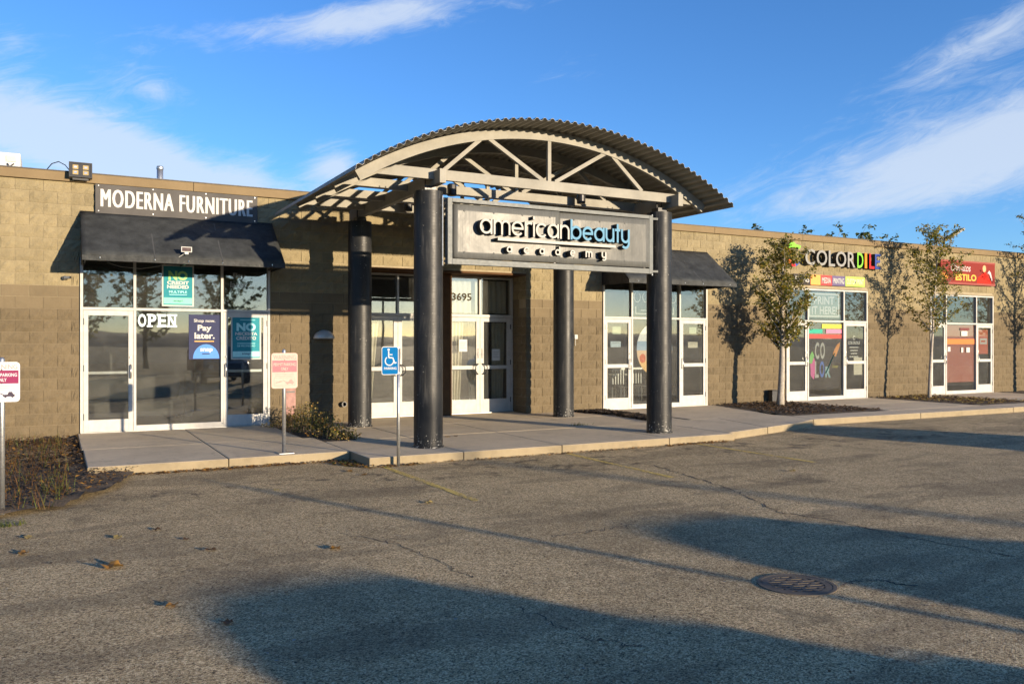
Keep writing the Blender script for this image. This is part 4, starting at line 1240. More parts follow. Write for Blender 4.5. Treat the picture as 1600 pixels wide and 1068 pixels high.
text('C', 17.96, 18.12, 1.10, 1.56, YP, gl, gp, .002, .03); text('O', 18.16, 18.34, 1.10, 1.56, YP, gl, gp, .002, .03)
text('L', 17.96, 18.10, .60, 1.05, YP, gl, gp, .002, .03); text('O', 18.14, 18.32, .60, 1.05, YP, flat('graphic letter blue', (.08, .16, .48)), gp, .002, .03)
text('R', 18.36, 18.56, .60, .9, YP, flat('graphic letter teal', (.25, .42, .45)), gp, .002, .03)
MB().bar((18.36, YP - .001, .72), (18.70, YP - .001, 1.26), .001, .07, up=(0, 1, 0)).build('printed_brush_handle', flat('brush teal', (.16, .38, .28)), gp)
m_ = MB(); m_.prism_xz([(18.64, 1.22), (18.76, 1.16), (18.90, 1.42), (18.93, 1.55), (18.82, 1.50), (18.72, 1.38)], YP - .003, YP - .001); m_.build('printed_brush_tip', flat('brush orange', (.62, .25, .06)), gp)
m_ = MB(); m_.prism_xz([(17.80, .66), (17.92, .55), (17.96, .75), (17.95, 1.1), (17.86, 1.2), (17.78, 1.0)], YP - .003, YP - .001); m_.build('printed_splash', flat('splash pink', (.60, .12, .34)), gp)
m_ = MB(); m_.prism_xz([(17.74, 1.0), (17.84, .98), (17.93, 1.2), (17.85, 1.32), (17.77, 1.2)], YP - .0048, YP - .0031); m_.build('printed_splash', flat('splash green', (.20, .50, .14)), gp)
text('Design', 18.62, 18.84, .84, .94, YP, flat('bar yellow', (.52, .48, .08)), gp, .002, .0, shear=.2)
dg = empty('door_lettering', (19.5, YD, 1.2), 'white COLORDILE door lettering with bracketed hours on the print shop door', 'lettering')
text('C', 19.43, 19.52, 1.62, 1.74, YD, 'white', dg, .002, .03)
text('COLORDILE', 19.24, 19.72, 1.50, 1.585, YD, 'white', dg, .002, .03)
for k, (a, b2) in enumerate(((19.30, 19.66), (19.33, 19.63), (19.35, 19.61), (19.30, 19.66))): rect(dg, a, b2, 1.40 - k * .085, 1.43 - k * .085, 'offwhite', y=YD)
nt = notice(1334, 558, 1347, 585, YD, 'cream flyer with orange head on the print shop door', flat('card cream', (.55, .52, .42)), 3)
# restaurant posters
rp = empty('restaurant_poster', (24.17, YP, .4), 'salmon red food poster filling the middle window of the far shop', 'poster')
MB().box(23.48, 24.86, YP + .002, YP + .008, .35, 2.08).build('sheet', flat('poster salmon', (.36, .12, .09)), rp)
rect(rp, 23.5, 24.84, 1.50, 1.66, flat('poster orange red', (.58, .17, .06)))
for (x0, x1, z0, z1) in ((24.2, 24.5, 1.75, 1.9), (24.2, 24.3, 1.25, 1.4), (24.45, 24.62, 1.25, 1.4), (23.55, 23.68, 1.28, 1.42)): rect(rp, x0, x1, z0, z1, 'offwhite', lay=2, nm='printed_word')
rect(rp, 24.15, 24.6, 1.92, 2.0, flat('poster maroon', (.16, .06, .06)))
rp2 = empty('restaurant_door_poster', (25.3, YD, 1.2), 'small red and white poster on the right door of the far shop', 'poster')
MB().box(25.08, 25.55, YD, YD + .004, 1.2, 1.95).build('sheet', flat('poster red', (.46, .10, .05)), rp2)
rect(rp2, 25.14, 25.5, 1.5, 1.68, 'offwhite', y=YD); rect(rp2, 25.2, 25.42, 1.56, 1.62, flat('poster red', (.46, .10, .05)), y=YD, lay=2)

# ================================================================== FIXTURES
def floodlight(x, y, z, tilt, label, face_dir=0.0, four=True, sc=1.0):
    e = empty('flood_light', (x, y, z), label, 'light')
    hw, hh = .175 * sc, .13 * sc
    def rot(px, py, pz):
        a = math.cos(tilt); s = math.sin(tilt)
        yy, zz = py * a - pz * s, py * s + pz * a
        c2, s2 = math.cos(face_dir), math.sin(face_dir)
        return (x + px * c2 - yy * s2, y + px * s2 + yy * c2, z + hh + zz)
    def rbox(mb, x0, x1, y0, y1, z0, z1):
        k = MB().box(x0, x1, y0, y1, z0, z1); mb.add([rot(*v) for v in k.v], k.f)
        return mb
    m_ = MB(); rbox(m_, -hw, hw, -.03, .06, -hh, hh); m_.build('housing', 'dark_metal', e, bevel=.008)
    m_ = MB()
    for bx in ((-hw, hw, hh - .02, hh), (-hw, hw, -hh, -hh + .02), (-hw, -hw + .02, -hh + .02, hh - .02), (hw - .02, hw, -hh + .02, hh - .02)): rbox(m_, bx[0], bx[1], -.042, -.0302, bx[2], bx[3])
    m_.build('bezel', 'black', e)
    for ix in (-1, 1):
        for iz in (-1, 1):
            m_ = MB(); rbox(m_, ix * .077 * sc - .042, ix * .077 * sc + .042, -.034, -.0305, iz * .047 * sc - .036, iz * .047 * sc + .036); l = m_.build('led_panel', 'lamp_yellow', e)
            m_ = MB(); rbox(m_, ix * .077 * sc - .022, ix * .077 * sc + .022, -.038, -.0345, iz * .047 * sc - .016, iz * .047 * sc + .016); m_.build('led_chip', 'steel', l)
    MB().box(x - .12, x + .12, y - .01, y + .04, z - .03, z).build('bracket', 'dark_metal', e)
    for k in range(6):
        m_ = MB(); rbox(m_, -hw + .03 + k * .055, -hw + .036 + k * .055, .06, .09, -hh + .02, hh - .02); m_.build('fin', 'dark_metal', e)
    return e
fl1 = floodlight(.345, 15.93, 4.30, R(-8), 'black four-lens flood light on the coping at the left')
MB().tube([(.2, 15.99, 4.4), (.12, 16.05, 4.52), (.02, 16.1, 4.58), (-.08, 16.12, 4.54), (-.16, 16.14, 4.43)], .008, 6).build('cable', 'black', fl1, smooth=True)
X, Z = wallp(1483, 372, 16.0)
e = empty('flood_light', (X - .15, 16.0, 4.42), 'flat tilted flood light on a stem above the far shop banner', 'light')
MB().tube([(X - .22, 16.02, 4.42), (X - .22, 16.0, 4.62), (X - .12, 15.95, 4.72)], .03, 8).build('stem', 'dark_metal', e, smooth=True)
MB().bar((X - .18, 15.92, Z - .02), (X + .22, 15.75, Z + .26), .30, .05).build('housing', 'dark_metal', e, bevel=.006)
MB().bar((X - .13, 15.865, Z - .0), (X + .21, 15.715, Z + .235), .25, .012).build('lens', 'lamp_yellow', e)
# solar lamp on the awning
X, Z = wallp(291, 391, 15.02)
e = empty('solar_lamp', (X, 15.0, Z - .08), 'small white solar lamp with cable on the left awning', 'lamp')
m_ = MB(); m_.bar((X - .085, 14.98, Z + .01), (X + .085, 14.98, Z + .01), .02, .09); m_.build('panel_frame', 'white', e, bevel=.004)
MB().box(X - .07, X + .07, 14.964, 14.9695, Z - .022, Z + .042).build('solar_cell', 'solar', e)
MB().box(X - .03, X + .03, 14.97, 15.01, Z - .07, Z - .036).build('sensor', 'white', e)
MB().tube([(X - .02, 14.99, Z - .05), (X - .2, 15.1, Z - .18), (X - .4, 15.3, Z - .26), (X - .65, 15.6, Z - .29), (X - .95, 15.85, Z - .25), (X - 1.15, 16.0, Z - .17)], .004, 6).build('cable', 'offwhite', e, smooth=True)
# rooftop vent pipe and white unit
X, Z = wallp(250, 260, 16.5)
e = empty('vent_pipe', (X, 16.5, 4.1), 'short galvanised vent pipe rising above the furniture shop roof', 'pipe')
MB().lathe((X, 16.5), [(.055, 4.1), (.055, Z)], 20).build('pipe', 'galv', e, smooth=True)
MB().lathe((X, 16.5), [(.063, Z - .05), (.063, Z - .02)], 20).build('collar', 'galv', e)
X, Z = wallp(32, 240, 17.5)
e = empty('rooftop_unit', (X - .4, 17.9, 4.12), 'white box unit on the roof at the left edge', 'rooftop unit')
MB().box(X - 1.1, X, 17.5, 18.4, 4.15, Z).build('cabinet', 'white', e, bevel=.015)
MB().box(X - .22, X - .07, 17.485, 17.4995, Z - .16, Z - .06).build('access_panel', 'offwhite', e)
MB().tube([(X - .2, 17.47, Z - .2), (X - .16, 17.44, Z - .26), (X - .1, 17.46, Z - .2)], .012, 6).build('hose', 'dark_metal', e)
MB().box(X - 1.15, X + .03, 17.46, 18.45, 4.1, 4.15).build('base_frame', 'galv', e)
# security camera, sconce, pipe stub, utility box, ground box
X, Z = wallp(104, 434, YW - .06)
e = empty('security_camera', (X, YW, Z), 'small dark security camera on the wall beside the left storefront', 'camera')
MB().tube([(X - .03, YW - .02, Z), (X - .03, YW - .07, Z)], .035, 14).build('base', 'dark_metal', e)
MB().tube([(X - .03, YW - .08, Z), (X + .05, YW - .13, Z + .005)], .024, 12).build('body', 'grey_al', e)
MB().tube([(X + .051, YW - .1306, Z + .005), (X + .056, YW - .134, Z + .005)], .02, 12).build('lens', 'black', e)
X, Z = wallp(507, 529, YW - .06)
e = empty('wall_sconce', (X, YW - .05, Z), 'half-dome brushed metal wall lamp between furniture shop and canopy', 'lamp')
m_ = MB(); nu, nv = 24, 8
for j in range(nv + 1):
    ph = R(90 * j / nv)
    for i in range(nu + 1):
        th = R(180 + 180 * i / nu)
        m_.v.append((X + .21 * math.cos(ph) * math.cos(th), YW - .025 + .15 * math.cos(ph) * math.sin(th), Z + .17 * math.sin(ph)))
for j in range(nv):
    for i in range(nu):
        q = j * (nu + 1) + i; m_.f.append((q, q + 1, q + nu + 2, q + nu + 1)); m_.m.append(0)
mt['sconce'] = M('pale satin metal', (.50, .50, .47), .4, metal=.3, var=.08)
o = m_.build('shade', 'sconce', e, smooth=True); o.modifiers.new('solid', 'SOLIDIFY').thickness = .006
MB().box(X - .17, X + .17, YW - .03, YW - .02, Z - .015, Z + .1).build('backplate', 'dark_metal', e)
X, Z = wallp(537, 631, YW - .05)
e = empty('drain_outlet', (X, YW - .05, Z), 'short dark drain pipe stub low on the wall beside the rear left column', 'pipe')
m_ = MB()
for (r0, r1, y0, y1) in ((.052, .038, YW - .10, YW - .01),):
    seg = 20
    for k in range(seg):
        a = 6.283 * k / seg
        for r, yy in ((r0, y0), (r1, y0), (r0, y1), (r1, y1)): m_.v.append((X + r * math.cos(a), yy, Z + r * math.sin(a)))
    for k in range(seg):
        a = 4 * k; b2 = 4 * ((k + 1) % seg)
        m_.f += [(a, b2, b2 + 1, a + 1), (a, a + 2, b2 + 2, b2), (a + 1, b2 + 1, b2 + 3, a + 3)]; m_.m += [0] * 3
m_.build('pipe', 'dark_metal', e)
MB().tube([(X, YW - .02, Z), (X, YW - .014, Z)], .037, 16).build('bore_shade_disc', 'black', e)  # black disc in the bore stands for the shade inside the pipe
mt['faded_red'] = M('faded red paint', (.30, .17, .15), .8, var=.25, scale=12, bs=.3)
e = empty('utility_box', (3.88, YW - .06, .0), 'faded red utility cover at the foot of the wall behind the pink sign', 'utility box')
MB().box(3.78, 3.97, YW - .10, YW - .03, .02, .72).build('cover', 'faded_red', e, bevel=.008)
MB().box(3.80, 3.95, YW - .106, YW - .1005, .6, .63).build('latch', 'dark_metal', e)
X, Z = wallp(899, 526, YW - .03)
e = empty('wall_box', (X, YW - .04, Z), 'tiny white box on the block wall right of the rear right column', 'wall box')
MB().box(X - .04, X + .04, YW - .07, YW - .025, Z - .05, Z + .05).build('cover', 'offwhite', e, bevel=.005)
MB().tube([(X, YW - .03, Z - .05), (X, YW - .03, Z - .2)], .008, 6).build('conduit', 'offwhite', e)
X, Y2 = gnd(1205, 634, 0)
e = empty('ground_box', (16.1, 15.95, 0), 'small dark utility box on the mulch behind the first young tree', 'utility box')
MB().box(16.13, 16.32, 15.86, 16.0, .0, .30).build('body', 'dark_metal', e, bevel=.01)
MB().box(16.12, 16.33, 15.85, 16.01, .301, .33).build('lid', 'black', e, bevel=.006)

# ---- parking signs
pink = flat('sunfaded pink', (.50, .16, .18)); pinkbg = flat('sunfaded white', (.50, .38, .33)); pinkt = flat('sunfaded letter', (.42, .25, .23))
plum = flat('plum red', (.22, .035, .09)); greybg = flat('cool sign white', (.52, .53, .55)); redt = flat('red letter', (.60, .22, .20))
def rrect(x0, x1, z0, z1, r, n=5):
    pts = []
    for (cx_, cz_, a) in ((x1 - r, z0 + r, -90), (x1 - r, z1 - r, 0), (x0 + r, z1 - r, 90), (x0 + r, z0 + r, 180)):
        for k in range(n + 1): pts.append((cx_ + r * math.cos(R(a + 90 * k / n)), cz_ + r * math.sin(R(a + 90 * k / n))))
    return pts
def tow_truck(p, x0, x1, z0, z1, y, mat):
    W_, H_ = x1 - x0, z1 - z0
    pl = [(.55, .2), (.98, .2), (.98, .5), (.93, .52), (.88, .85), (.76, .85), (.72, .5), (.60, .45), (.40, .78), (.38, .74), (.55, .40)]
    MB().prism_xz([(x0 + a * W_, z0 + b_ * H_) for a, b_ in pl], y - .0015, y).build('printed_truck', mat, p)
    pl = [(.03, .3), (.1, .32), (.4, .5), (.36, .62), (.25, .62), (.15, .48), (.03, .42)]
    MB().prism_xz([(x0 + a * W_, z0 + b_ * H_) for a, b_ in pl], y - .0015, y).build('printed_car', mat, p)
    for cx_ in (.64, .9): MB().prism_xz([(x0 + cx_ * W_ + .075 * H_ * 2 * math.cos(R(40 * k)), z0 + .2 * H_ + .15 * H_ * math.sin(R(40 * k))) for k in range(9)], y - .0025, y - .0016).build('printed_wheel', mat, p)
def warn_sign(px, py, zb_, x0, x1, z0, z1, bgm, bar_, letm, letm2, lab, post_top):
    e = empty('parking_sign', (px, py, zb_), lab, 'sign')
    MB().lathe((px, py + .03), [(.026, zb_), (.026, post_top - .02), (.012, post_top)], 16).build('post', 'galv', e, smooth=True)
    pl = MB().prism_xz(rrect(x0, x1, z0, z1, .035), py - .006, py - .002).build('plate', bgm, e)
    W_, H_ = x1 - x0, z1 - z0; y = py - .0062
    MB().box(x0 + .012, x1 - .012, y - .001, y, z0 + H_ * .46, z0 + H_ * .79).build('printed_band', bar_, pl)
    text('WARNING', x0 + W_ * .07, x1 - W_ * .07, z0 + H_ * .82, z0 + H_ * .94, y, letm, pl, .0015, .0)
    text('PERMIT PARKING', x0 + W_ * .08, x1 - W_ * .08, z0 + H_ * .635, z0 + H_ * .72, y - .001, letm2, pl, .0015, .02)
    text('ONLY', x0 + W_ * .36, x1 - W_ * .36, z0 + H_ * .51, z0 + H_ * .595, y - .001, letm2, pl, .0015, .02)
    for k in (0, 1): MB().box(x0 + W_ * .14, x1 - W_ * .14, y - .001, y, z0 + H_ * (.40 - .05 * k), z0 + H_ * (.41 - .05 * k)).build('printed_line', letm, pl)
    for (a, b_, c_, d_) in ((.1, .9, .30, .308), (.1, .9, .075, .083), (.1, .108, .083, .30), (.892, .9, .083, .30)):
        MB().box(x0 + W_ * a, x0 + W_ * b_, y - .001, y, z0 + H_ * c_, z0 + H_ * d_).build('printed_border', letm, pl)
    tow_truck(pl, x0 + W_ * .14, x1 - W_ * .13, z0 + H_ * .1, z0 + H_ * .28, y, letm if bgm == pinkbg else flat('ink dark', (.06, .05, .07)))
    for z in (z0 + H_ * .80, z0 + H_ * .47): MB().tube([(px, y - .004, z), (px, y + .002, z)], .007, 8).build('bolt', 'dark_metal', e)
    return e
e = warn_sign(2.775, 11.80, 0.0, 2.595, 2.955, .905, 1.395, pinkbg, pink, pinkt, pinkbg, 'sun-faded pink and white WARNING permit parking sign in front of the furniture shop', 1.45)
MB().box(2.69, 2.90, 11.74, 11.92, 0.001, .012).build('base_plate', 'galv', e, bevel=.003)
e = warn_sign(-.47, 9.46, ZA - .05, -.625, -.318, .965, 1.35, greybg, plum, redt, greybg, 'plum and white WARNING permit parking sign at the left edge of the picture', 1.395)
e = empty('accessible_parking_sign', (4.05, 10.66, ZA), 'blue wheelchair PARKING sign on a thin post before the entrance slab', 'sign')
hx, hy = 4.03, 10.66
MB().tube([(hx, hy + .03, ZA - .05), (hx, hy + .03, 1.47)], .022, 14).build('post', 'galv', e, smooth=True)
zq0, zq1 = 1.11, 1.485; hq0, hq1 = 3.775 + .0, 4.01
hq0 = wallp(596, 560, hy)[0]; hq1 = wallp(622.5, 560, hy)[0]
bl = flat('sign blue', (.004, .11, .30))
pl = MB().prism_xz(rrect(hq0, hq1, zq0, zq1, .03), hy - .005, hy - .001).build('plate', 'white', e)
MB().prism_xz(rrect(hq0 + .008, hq1 - .008, zq0 + .008, zq1 - .008, .025), hy - .007, hy - .0052).build('printed_field', bl, pl)
def ln(pts, wd=.014):
    m_ = MB()
    for i, (a, b_) in enumerate(zip(pts[:-1], pts[1:])): m_.bar((a[0], hy - .008 - .0003 * i, a[1]), (b_[0], hy - .008 - .0003 * i, b_[1]), wd, .002, up=(0, 1, 0))
    m_.build('printed_symbol', 'white', pl)
cx_ = (hq0 + hq1) / 2 - .012; cz_ = zq0 + .185
ln([(cx_ + .058 * math.cos(R(a)), cz_ + .058 * math.sin(R(a))) for a in range(125, 371, 15)], .013)
ln([(cx_ - .01, cz_ + .13), (cx_ - .008, cz_ + .045), (cx_ + .05, cz_ + .04), (cx_ + .075, cz_ - .03), (cx_ + .1, cz_ - .022)], .016)
ln([(cx_ - .008, cz_ + .085), (cx_ + .045, cz_ + .083)], .012)
MB().prism_xz([(cx_ - .01 + .016 * math.cos(R(k * 30)), cz_ + .15 + .016 * math.sin(R(k * 30))) for k in range(12)], hy - .0085, hy - .0072).build('printed_head', 'white', pl)
text('PARKING', hq0 + .035, hq1 - .03, zq0 + .07, zq0 + .103, hy - .0072, 'white', pl, .0015, .02)
for z in (zq0 + .025, zq1 - .015): MB().tube([(hx - .01, hy - .012, z), (hx - .01, hy - .006, z)], .006, 8).build('bolt', 'steel', e)

# ---- drain cover
gx, gy = 4.51, 4.21
GR = gnd(1245, 913)
gx, gy = GR
e = empty('drain_cover', (gx, gy, ZA), 'round slotted iron drain cover set in the asphalt', 'drain cover')
def ring_(r0, r1, z0, z1, nm, mat, seg=48):
    m_ = MB()
    for k in range(seg):
        a = 6.2832 * k / seg
        for r, z in ((r0, z0), (r0, z1), (r1, z1), (r1, z0)): m_.v.append((gx + r * math.cos(a), gy + r * math.sin(a), z))
    for k in range(seg):
        a = 4 * k; b_ = 4 * ((k + 1) % seg)
        m_.f += [(a, a + 1, b_ + 1, b_), (a + 1, a + 2, b_ + 2, b_ + 1), (a + 2, a + 3, b_ + 3, b_ + 2)]; m_.m += [0] * 3
    return m_.build(nm, mat, e)
ring_(.235, .26, ZA - .04, ZA + .006, 'rim', 'iron')
ring_(.185, .232, ZA - .02, ZA + .005, 'cover_ring', 'iron')
MB().cyl((gx, gy), .23, ZA + .0002, ZA + .001, 40).build('pit_shade_disc', 'black', e)  # flat black disc on the asphalt, painted shade of the hole below
ang = R(-20); ca, sa = math.cos(ang), math.sin(ang)
m_ = MB(); rows = 7; pitch = .37 / rows
for k in range(rows + 1):
    v = -.185 + k * pitch
    hw_ = math.sqrt(max(0, .187 ** 2 - v * v))
    if hw_ < .02: continue
    m_.bar((gx - hw_ * ca - v * -sa * -1, gy - hw_ * sa + v * ca, ZA + .0025), (gx + hw_ * ca - v * -sa * -1, gy + hw_ * sa + v * ca, ZA + .0025), .024, .004)
for k in range(rows):
    v = -.185 + (k + .5) * pitch
    for u in ((-.12, 0, .12) if k % 2 else (-.06, .06)):
        if u * u + v * v > .18 ** 2: continue
        px_, py_ = gx + u * ca - v * sa, gy + u * sa + v * ca
        m_.bar((px_ + .028 * sa, py_ - .028 * ca, ZA + .0022), (px_ - .028 * sa, py_ + .028 * ca, ZA + .0022), .03, .004)
m_.build('grate_bars', 'iron', e)

# ================================================================== VEGETATION
def leaf_quad(mb, c, d, n, L, W, mi):
    d = d.normalized(); s = d.cross(n)
    if s.length < 1e-3: s = d.cross(Vector((1, 0, 0)))
    s.normalize(); nn = s.cross(d)
    mb.add([c, c + d * L * .5 + s * W * .5 + nn * L * .06, c + d * L, c + d * L * .5 - s * W * .5 + nn * L * .06], [(0, 1, 2, 3)], mi)
def tree(name, base, H, crown_w, crown_z0, trunk_r, nleaf, seed, label, group, leafL=.070, lean=(0, 0), top_sparse=True, bark='bark', weep=0.0, mats=('leaf1', 'leaf2', 'leaf3'), limbs=26, mix=(.5, .82), low=1.05, wide=.80):
    rnd = random.Random(seed); bx, by = base
    e = empty(name, (bx, by, 0), label, 'tree', group)
    tp = []; rr = []
    for i in range(13):
        t = i / 12
        tp.append(Vector((bx + lean[0] * t + .05 * mnoise.noise(Vector((t * 2.1, seed, 0))) * (t > 0), by + lean[1] * t + .05 * mnoise.noise(Vector((t * 2.1, seed, 5))) * (t > 0), -.05 + (H * .93) * t)))
        rr.append(max(.006, trunk_r * (1 - t) ** .8 * (1.25 if i == 0 else 1)))
    MB().tube(tp, rr, 10).build('trunk', bark, e, smooth=True)
    br = MB(); lv = MB(); twigs = []
    def at_trunk(z):
        t = max(0, min(.999, (z + .05) / (H * .93))); k = t * 12; i = int(k)
        return tp[i].lerp(tp[i + 1], k - i)
    for b_ in range(limbs):
        t = (b_ + rnd.random() * .8) / limbs
        z = crown_z0 + (H * .90 - crown_z0) * t ** low
        p = at_trunk(z); a = b_ * 2.4 + rnd.uniform(-.5, .5)
        prof = math.sin(math.pi * min(1, .16 + wide * t)) ** .75
        L = crown_w * .5 * prof * rnd.uniform(.75, 1.3) + .12
        rise = rnd.uniform(.55, 1.15) * (1 - weep)
        d = Vector((math.cos(a), math.sin(a), rise)).normalized()
        pts = [p]; n = 6
        for k in range(n):
            d = (d + Vector((rnd.uniform(-.22, .22), rnd.uniform(-.22, .22), rnd.uniform(-.08, .2) - weep * .35 * k / n))).normalized()
            pts.append(pts[-1] + d * (L * 1.25 / n))
        br.tube(pts, [max(.003, trunk_r * .34 * (1 - .9 * k / n) * (1 - .5 * t)) for k in range(n + 1)], 5, caps=False)
        for k in range(1, n + 1):
            for _ in range(2):
                q = pts[k]; aa = rnd.uniform(0, 6.283)
                dd = (Vector((math.cos(aa), math.sin(aa), rnd.uniform(-.25, .75) - weep * .8))).normalized()
                l2 = rnd.uniform(.1, .3) * (crown_w / 1.6) ** .6; q2 = q + dd * l2
                twigs.append((q, q2)); br.tube([q, q.lerp(q2, .5) + Vector((0, 0, .01)), q2], [.004, .003, .002], 4, caps=False)
    for i in range(nleaf):
        q, q2 = twigs[rnd.randrange(len(twigs))]
        # leaves gather in clumps along twigs
        c = q.lerp(q2, rnd.uniform(.15, 1.12)) + Vector((rnd.gauss(0, .035), rnd.gauss(0, .035), rnd.gauss(0, .035)))
        d = Vector((rnd.uniform(-1, 1), rnd.uniform(-1, 1), rnd.uniform(-1.1, .35)))
        nrm = Vector((rnd.gauss(0, .6), rnd.gauss(0, .6), 1))
        L = leafL * rnd.uniform(.6, 1.25); r = rnd.random()
        leaf_quad(lv, c, d, nrm, L, L * rnd.uniform(.6, .85), 0 if r < mix[0] else (1 if r < mix[1] else 2))
    br.build('branches', bark, e, smooth=True, fixn=False)
    o = lv.build('crown', list(mats), e, fixn=False); o['kind'] = 'stuff'
    return e
YT = 15.0
X1 = wallp(1219, 600, YT)[0]; X2 = wallp(1452, 600, YT)[0]
tree('young_tree', (X1, YT), 4.35, 1.55, 1.38, .088, 8200, 11, 'slim young tree with pale trunk between the right awning and the print shop', 'young trees along the shops', lean=(.12, 0), limbs=38, low=1.5, wide=.84, mix=(.52, .78))
tree('young_tree', (X2, YT), 4.95, 1.7, 1.7, .05, 5200, 23, 'thin pale-stemmed young tree in front of the far shop', 'young trees along the shops', lean=(.35, 0), limbs=28, mix=(.55, .8))
tree('young_tree', (27.35, YT), 6.6, 2.5, 1.5, .08, 8000, 31, 'taller tree reaching in at the right edge', 'young trees along the shops', leafL=.07, limbs=40, weep=.1)
# crowns just showing over the roof
for i, (x, y, dst, w_) in enumerate(((1190, 356, 34, 1.6), (1285, 364, 36, 2.0), (1340, 368, 34, 2.4))):
    u = (x - 800) / 1318.0; dirx, diry = S_ + u * C_, C_ - u * S_
    X = dirx * dst; Y = diry * dst; Ht = ZC + (536 - y) / 1318.0 * dst + .12
    tree('roofline_tree', (X, Y), Ht, w_ * 1.5, 2.4, .12, 1600, 60 + i, ('small tree top showing over the roof right of the canopy', 'middle of three tree tops showing over the roof', 'rightmost of three tree tops showing over the roof')[i], 'tree tops over the roof', leafL=.16, limbs=16, mats=('leaf2', 'leaf2', 'leaf1'))
# trees across the lot behind the viewer, seen in the glass
for i, (X, Y, Ht, cw) in enumerate(((1.2, -19, 8.0, 5.0), (4.6, -22, 7.0, 4.6), (-6.0, -24, 9.0, 6.0), (10.5, -30, 6.5, 5.0))):
    tree('street_tree', (X, Y), Ht, cw, 1.6, .16, 2600, 80 + i, ('broad tree behind the viewer opposite the furniture shop', 'broad tree behind the viewer opposite the entrance', 'tall tree behind the viewer to the far left', 'low tree behind the viewer opposite the right awning')[i], 'trees across the lot', leafL=.24, limbs=26, mats=('leaf2', 'leaf1', 'leaf3'), mix=(.6, .95), bark='bark_dark')

# low yellowing shrub beside the entrance slab
rnd = random.Random(3)
e = empty('low_shrub', (3.9, 14.0, 0), 'low sprawling shrub with yellow and green leaves beside the entrance slab', 'shrub')
lv = MB(); stx = MB()
for k in range(150):
    t = rnd.random(); cx_ = 3.72 + .28 * t + rnd.gauss(0, .13); cy_ = 15.7 - 2.7 * t + rnd.gauss(0, .1)
    hmax = .44 * math.sin(math.pi * min(1, .25 + .62 * t)) * math.exp(-((cx_ - 3.86) / .34) ** 2)
    tipv = Vector((cx_ + rnd.uniform(-.12, .12), cy_ + rnd.uniform(-.15, .15), max(.05, hmax * rnd.uniform(.5, 1.15))))
    b0 = Vector((cx_, cy_, -.03)); stx.tube([b0, b0.lerp(tipv, .6) + Vector((0, 0, .03)), tipv], [.005, .004, .002], 4, caps=False)
    for _ in range(20):
        c = b0.lerp(tipv, rnd.uniform(.25, 1.08)) + Vector((rnd.gauss(0, .04), rnd.gauss(0, .04), rnd.gauss(0, .02)))
        c.z = max(.01, c.z); r = rnd.random()
        leaf_quad(lv, c, Vector((rnd.uniform(-1, 1), rnd.uniform(-1, 1), rnd.uniform(-.3, .6))), Vector((rnd.gauss(0, .5), rnd.gauss(0, .5), 1)), rnd.uniform(.03, .06), rnd.uniform(.02, .035), 0 if r < .32 else (1 if r < .68 else (2 if r < .86 else 3)))
stx.build('stems', 'bark_dark', e, fixn=False)['kind'] = 'stuff'
o = lv.build('leaves', ['leaf1', 'leaf_pale', 'leaf2', 'leaf_dry'], e, fixn=False); o['kind'] = 'stuff'

# mulch, litter, gravel
chips('mulch', [(13.62, 12.9), (16.6, 12.9), (16.6, 16.0), (14.45, 16.0), (14.0, 14.4)], 2600, .02, ['mulch', 'mulch2', 'leaf_brown'], 'brown mulch chips under the first young tree', seed=2)
chips('mulch', [(20.15, 12.9), (22.5, 12.9), (22.5, 16.0), (20.15, 16.0)], 1300, .02, ['mulch2', 'leaf_brown', 'leaf_pale'], 'brown mulch chips between the right-hand shops', seed=3, lo=.02, hi=.06)
chips('mulch', [(10.15, 15.95), (10.45, 14.9), (10.3, 13.3), (10.0, 13.15), (10.6, 13.35), (11.0, 14.6), (11.0, 15.98)], 2600, -.008, ['mulch', 'mulch', 'mulch2'], 'near-black mulch patch at the wall beside the right awning', seed=4, hgt=.05)
chips('leaf_litter', [(-3, 9.3), (-.6, 9.25), (.05, 9.55), (.6, 10.5), (.9, 11.58), (.3, 11.6), (.3, 15.9), (-3, 15.9)], 11000, -.05, ['leaf_brown', 'mulch2', 'mulch2', 'leaf_dry', 'mulch', 'mulch'], 'brown leaf litter on the bed left of the furniture shop', seed=5, lo=.010, hi=.034, hgt=.06)
chips('leaf_litter', [(3.3, 11.55), (3.64, 11.55), (3.64, 10.8), (3.8, 10.77), (4.4, 10.77), (4.4, 10.66), (3.6, 10.62), (3.3, 11.2)], 420, ZA, ['leaf_brown', 'leaf_dry', 'mulch2', 'grass'], 'leaf litter gathered in the corner of the kerb', seed=6, lo=.012, hi=.035, hgt=.03)
chips('leaf_litter', [(.8, 11.58), (3.4, 11.58), (3.4, 11.50), (2.0, 11.42), (.8, 11.5)], 380, ZA, ['leaf_brown', 'leaf_dry', 'mulch2'], 'leaf litter along the left kerb', seed=7, lo=.012, hi=.04, hgt=.025)
chips('leaf_litter', [(4.4, 10.77), (10.1, 10.77), (10.1, 10.71), (7, 10.68), (4.4, 10.70)], 420, ZA, ['leaf_brown', 'leaf_dry', 'mulch2', 'mulch'], 'leaf litter along the kerb of the entrance slab', seed=8, lo=.01, hi=.028, hgt=.02)
chips('leaf_litter', [(8.6, 10.78), (9.9, 10.78), (9.9, 10.70), (8.6, 10.66)], 130, ZA, ['leaf_brown', 'leaf_dry'], 'reddish leaf litter at the right end of the entrance kerb', seed=9, lo=.015, hi=.032, hgt=.03)
chips('grit', [(-2, 3), (3, 2.4), (9.5, 5), (10.5, 10), (4, 10.4), (1, 11.2), (-.3, 8.8)], 900, ZA + .001, ['mulch', 'leaf_brown', 'concrete_edge', 'mulch2'], 'scattered grit and leaf crumbs over the asphalt', seed=10, lo=.005, hi=.016, hgt=.006, flat_=.2)
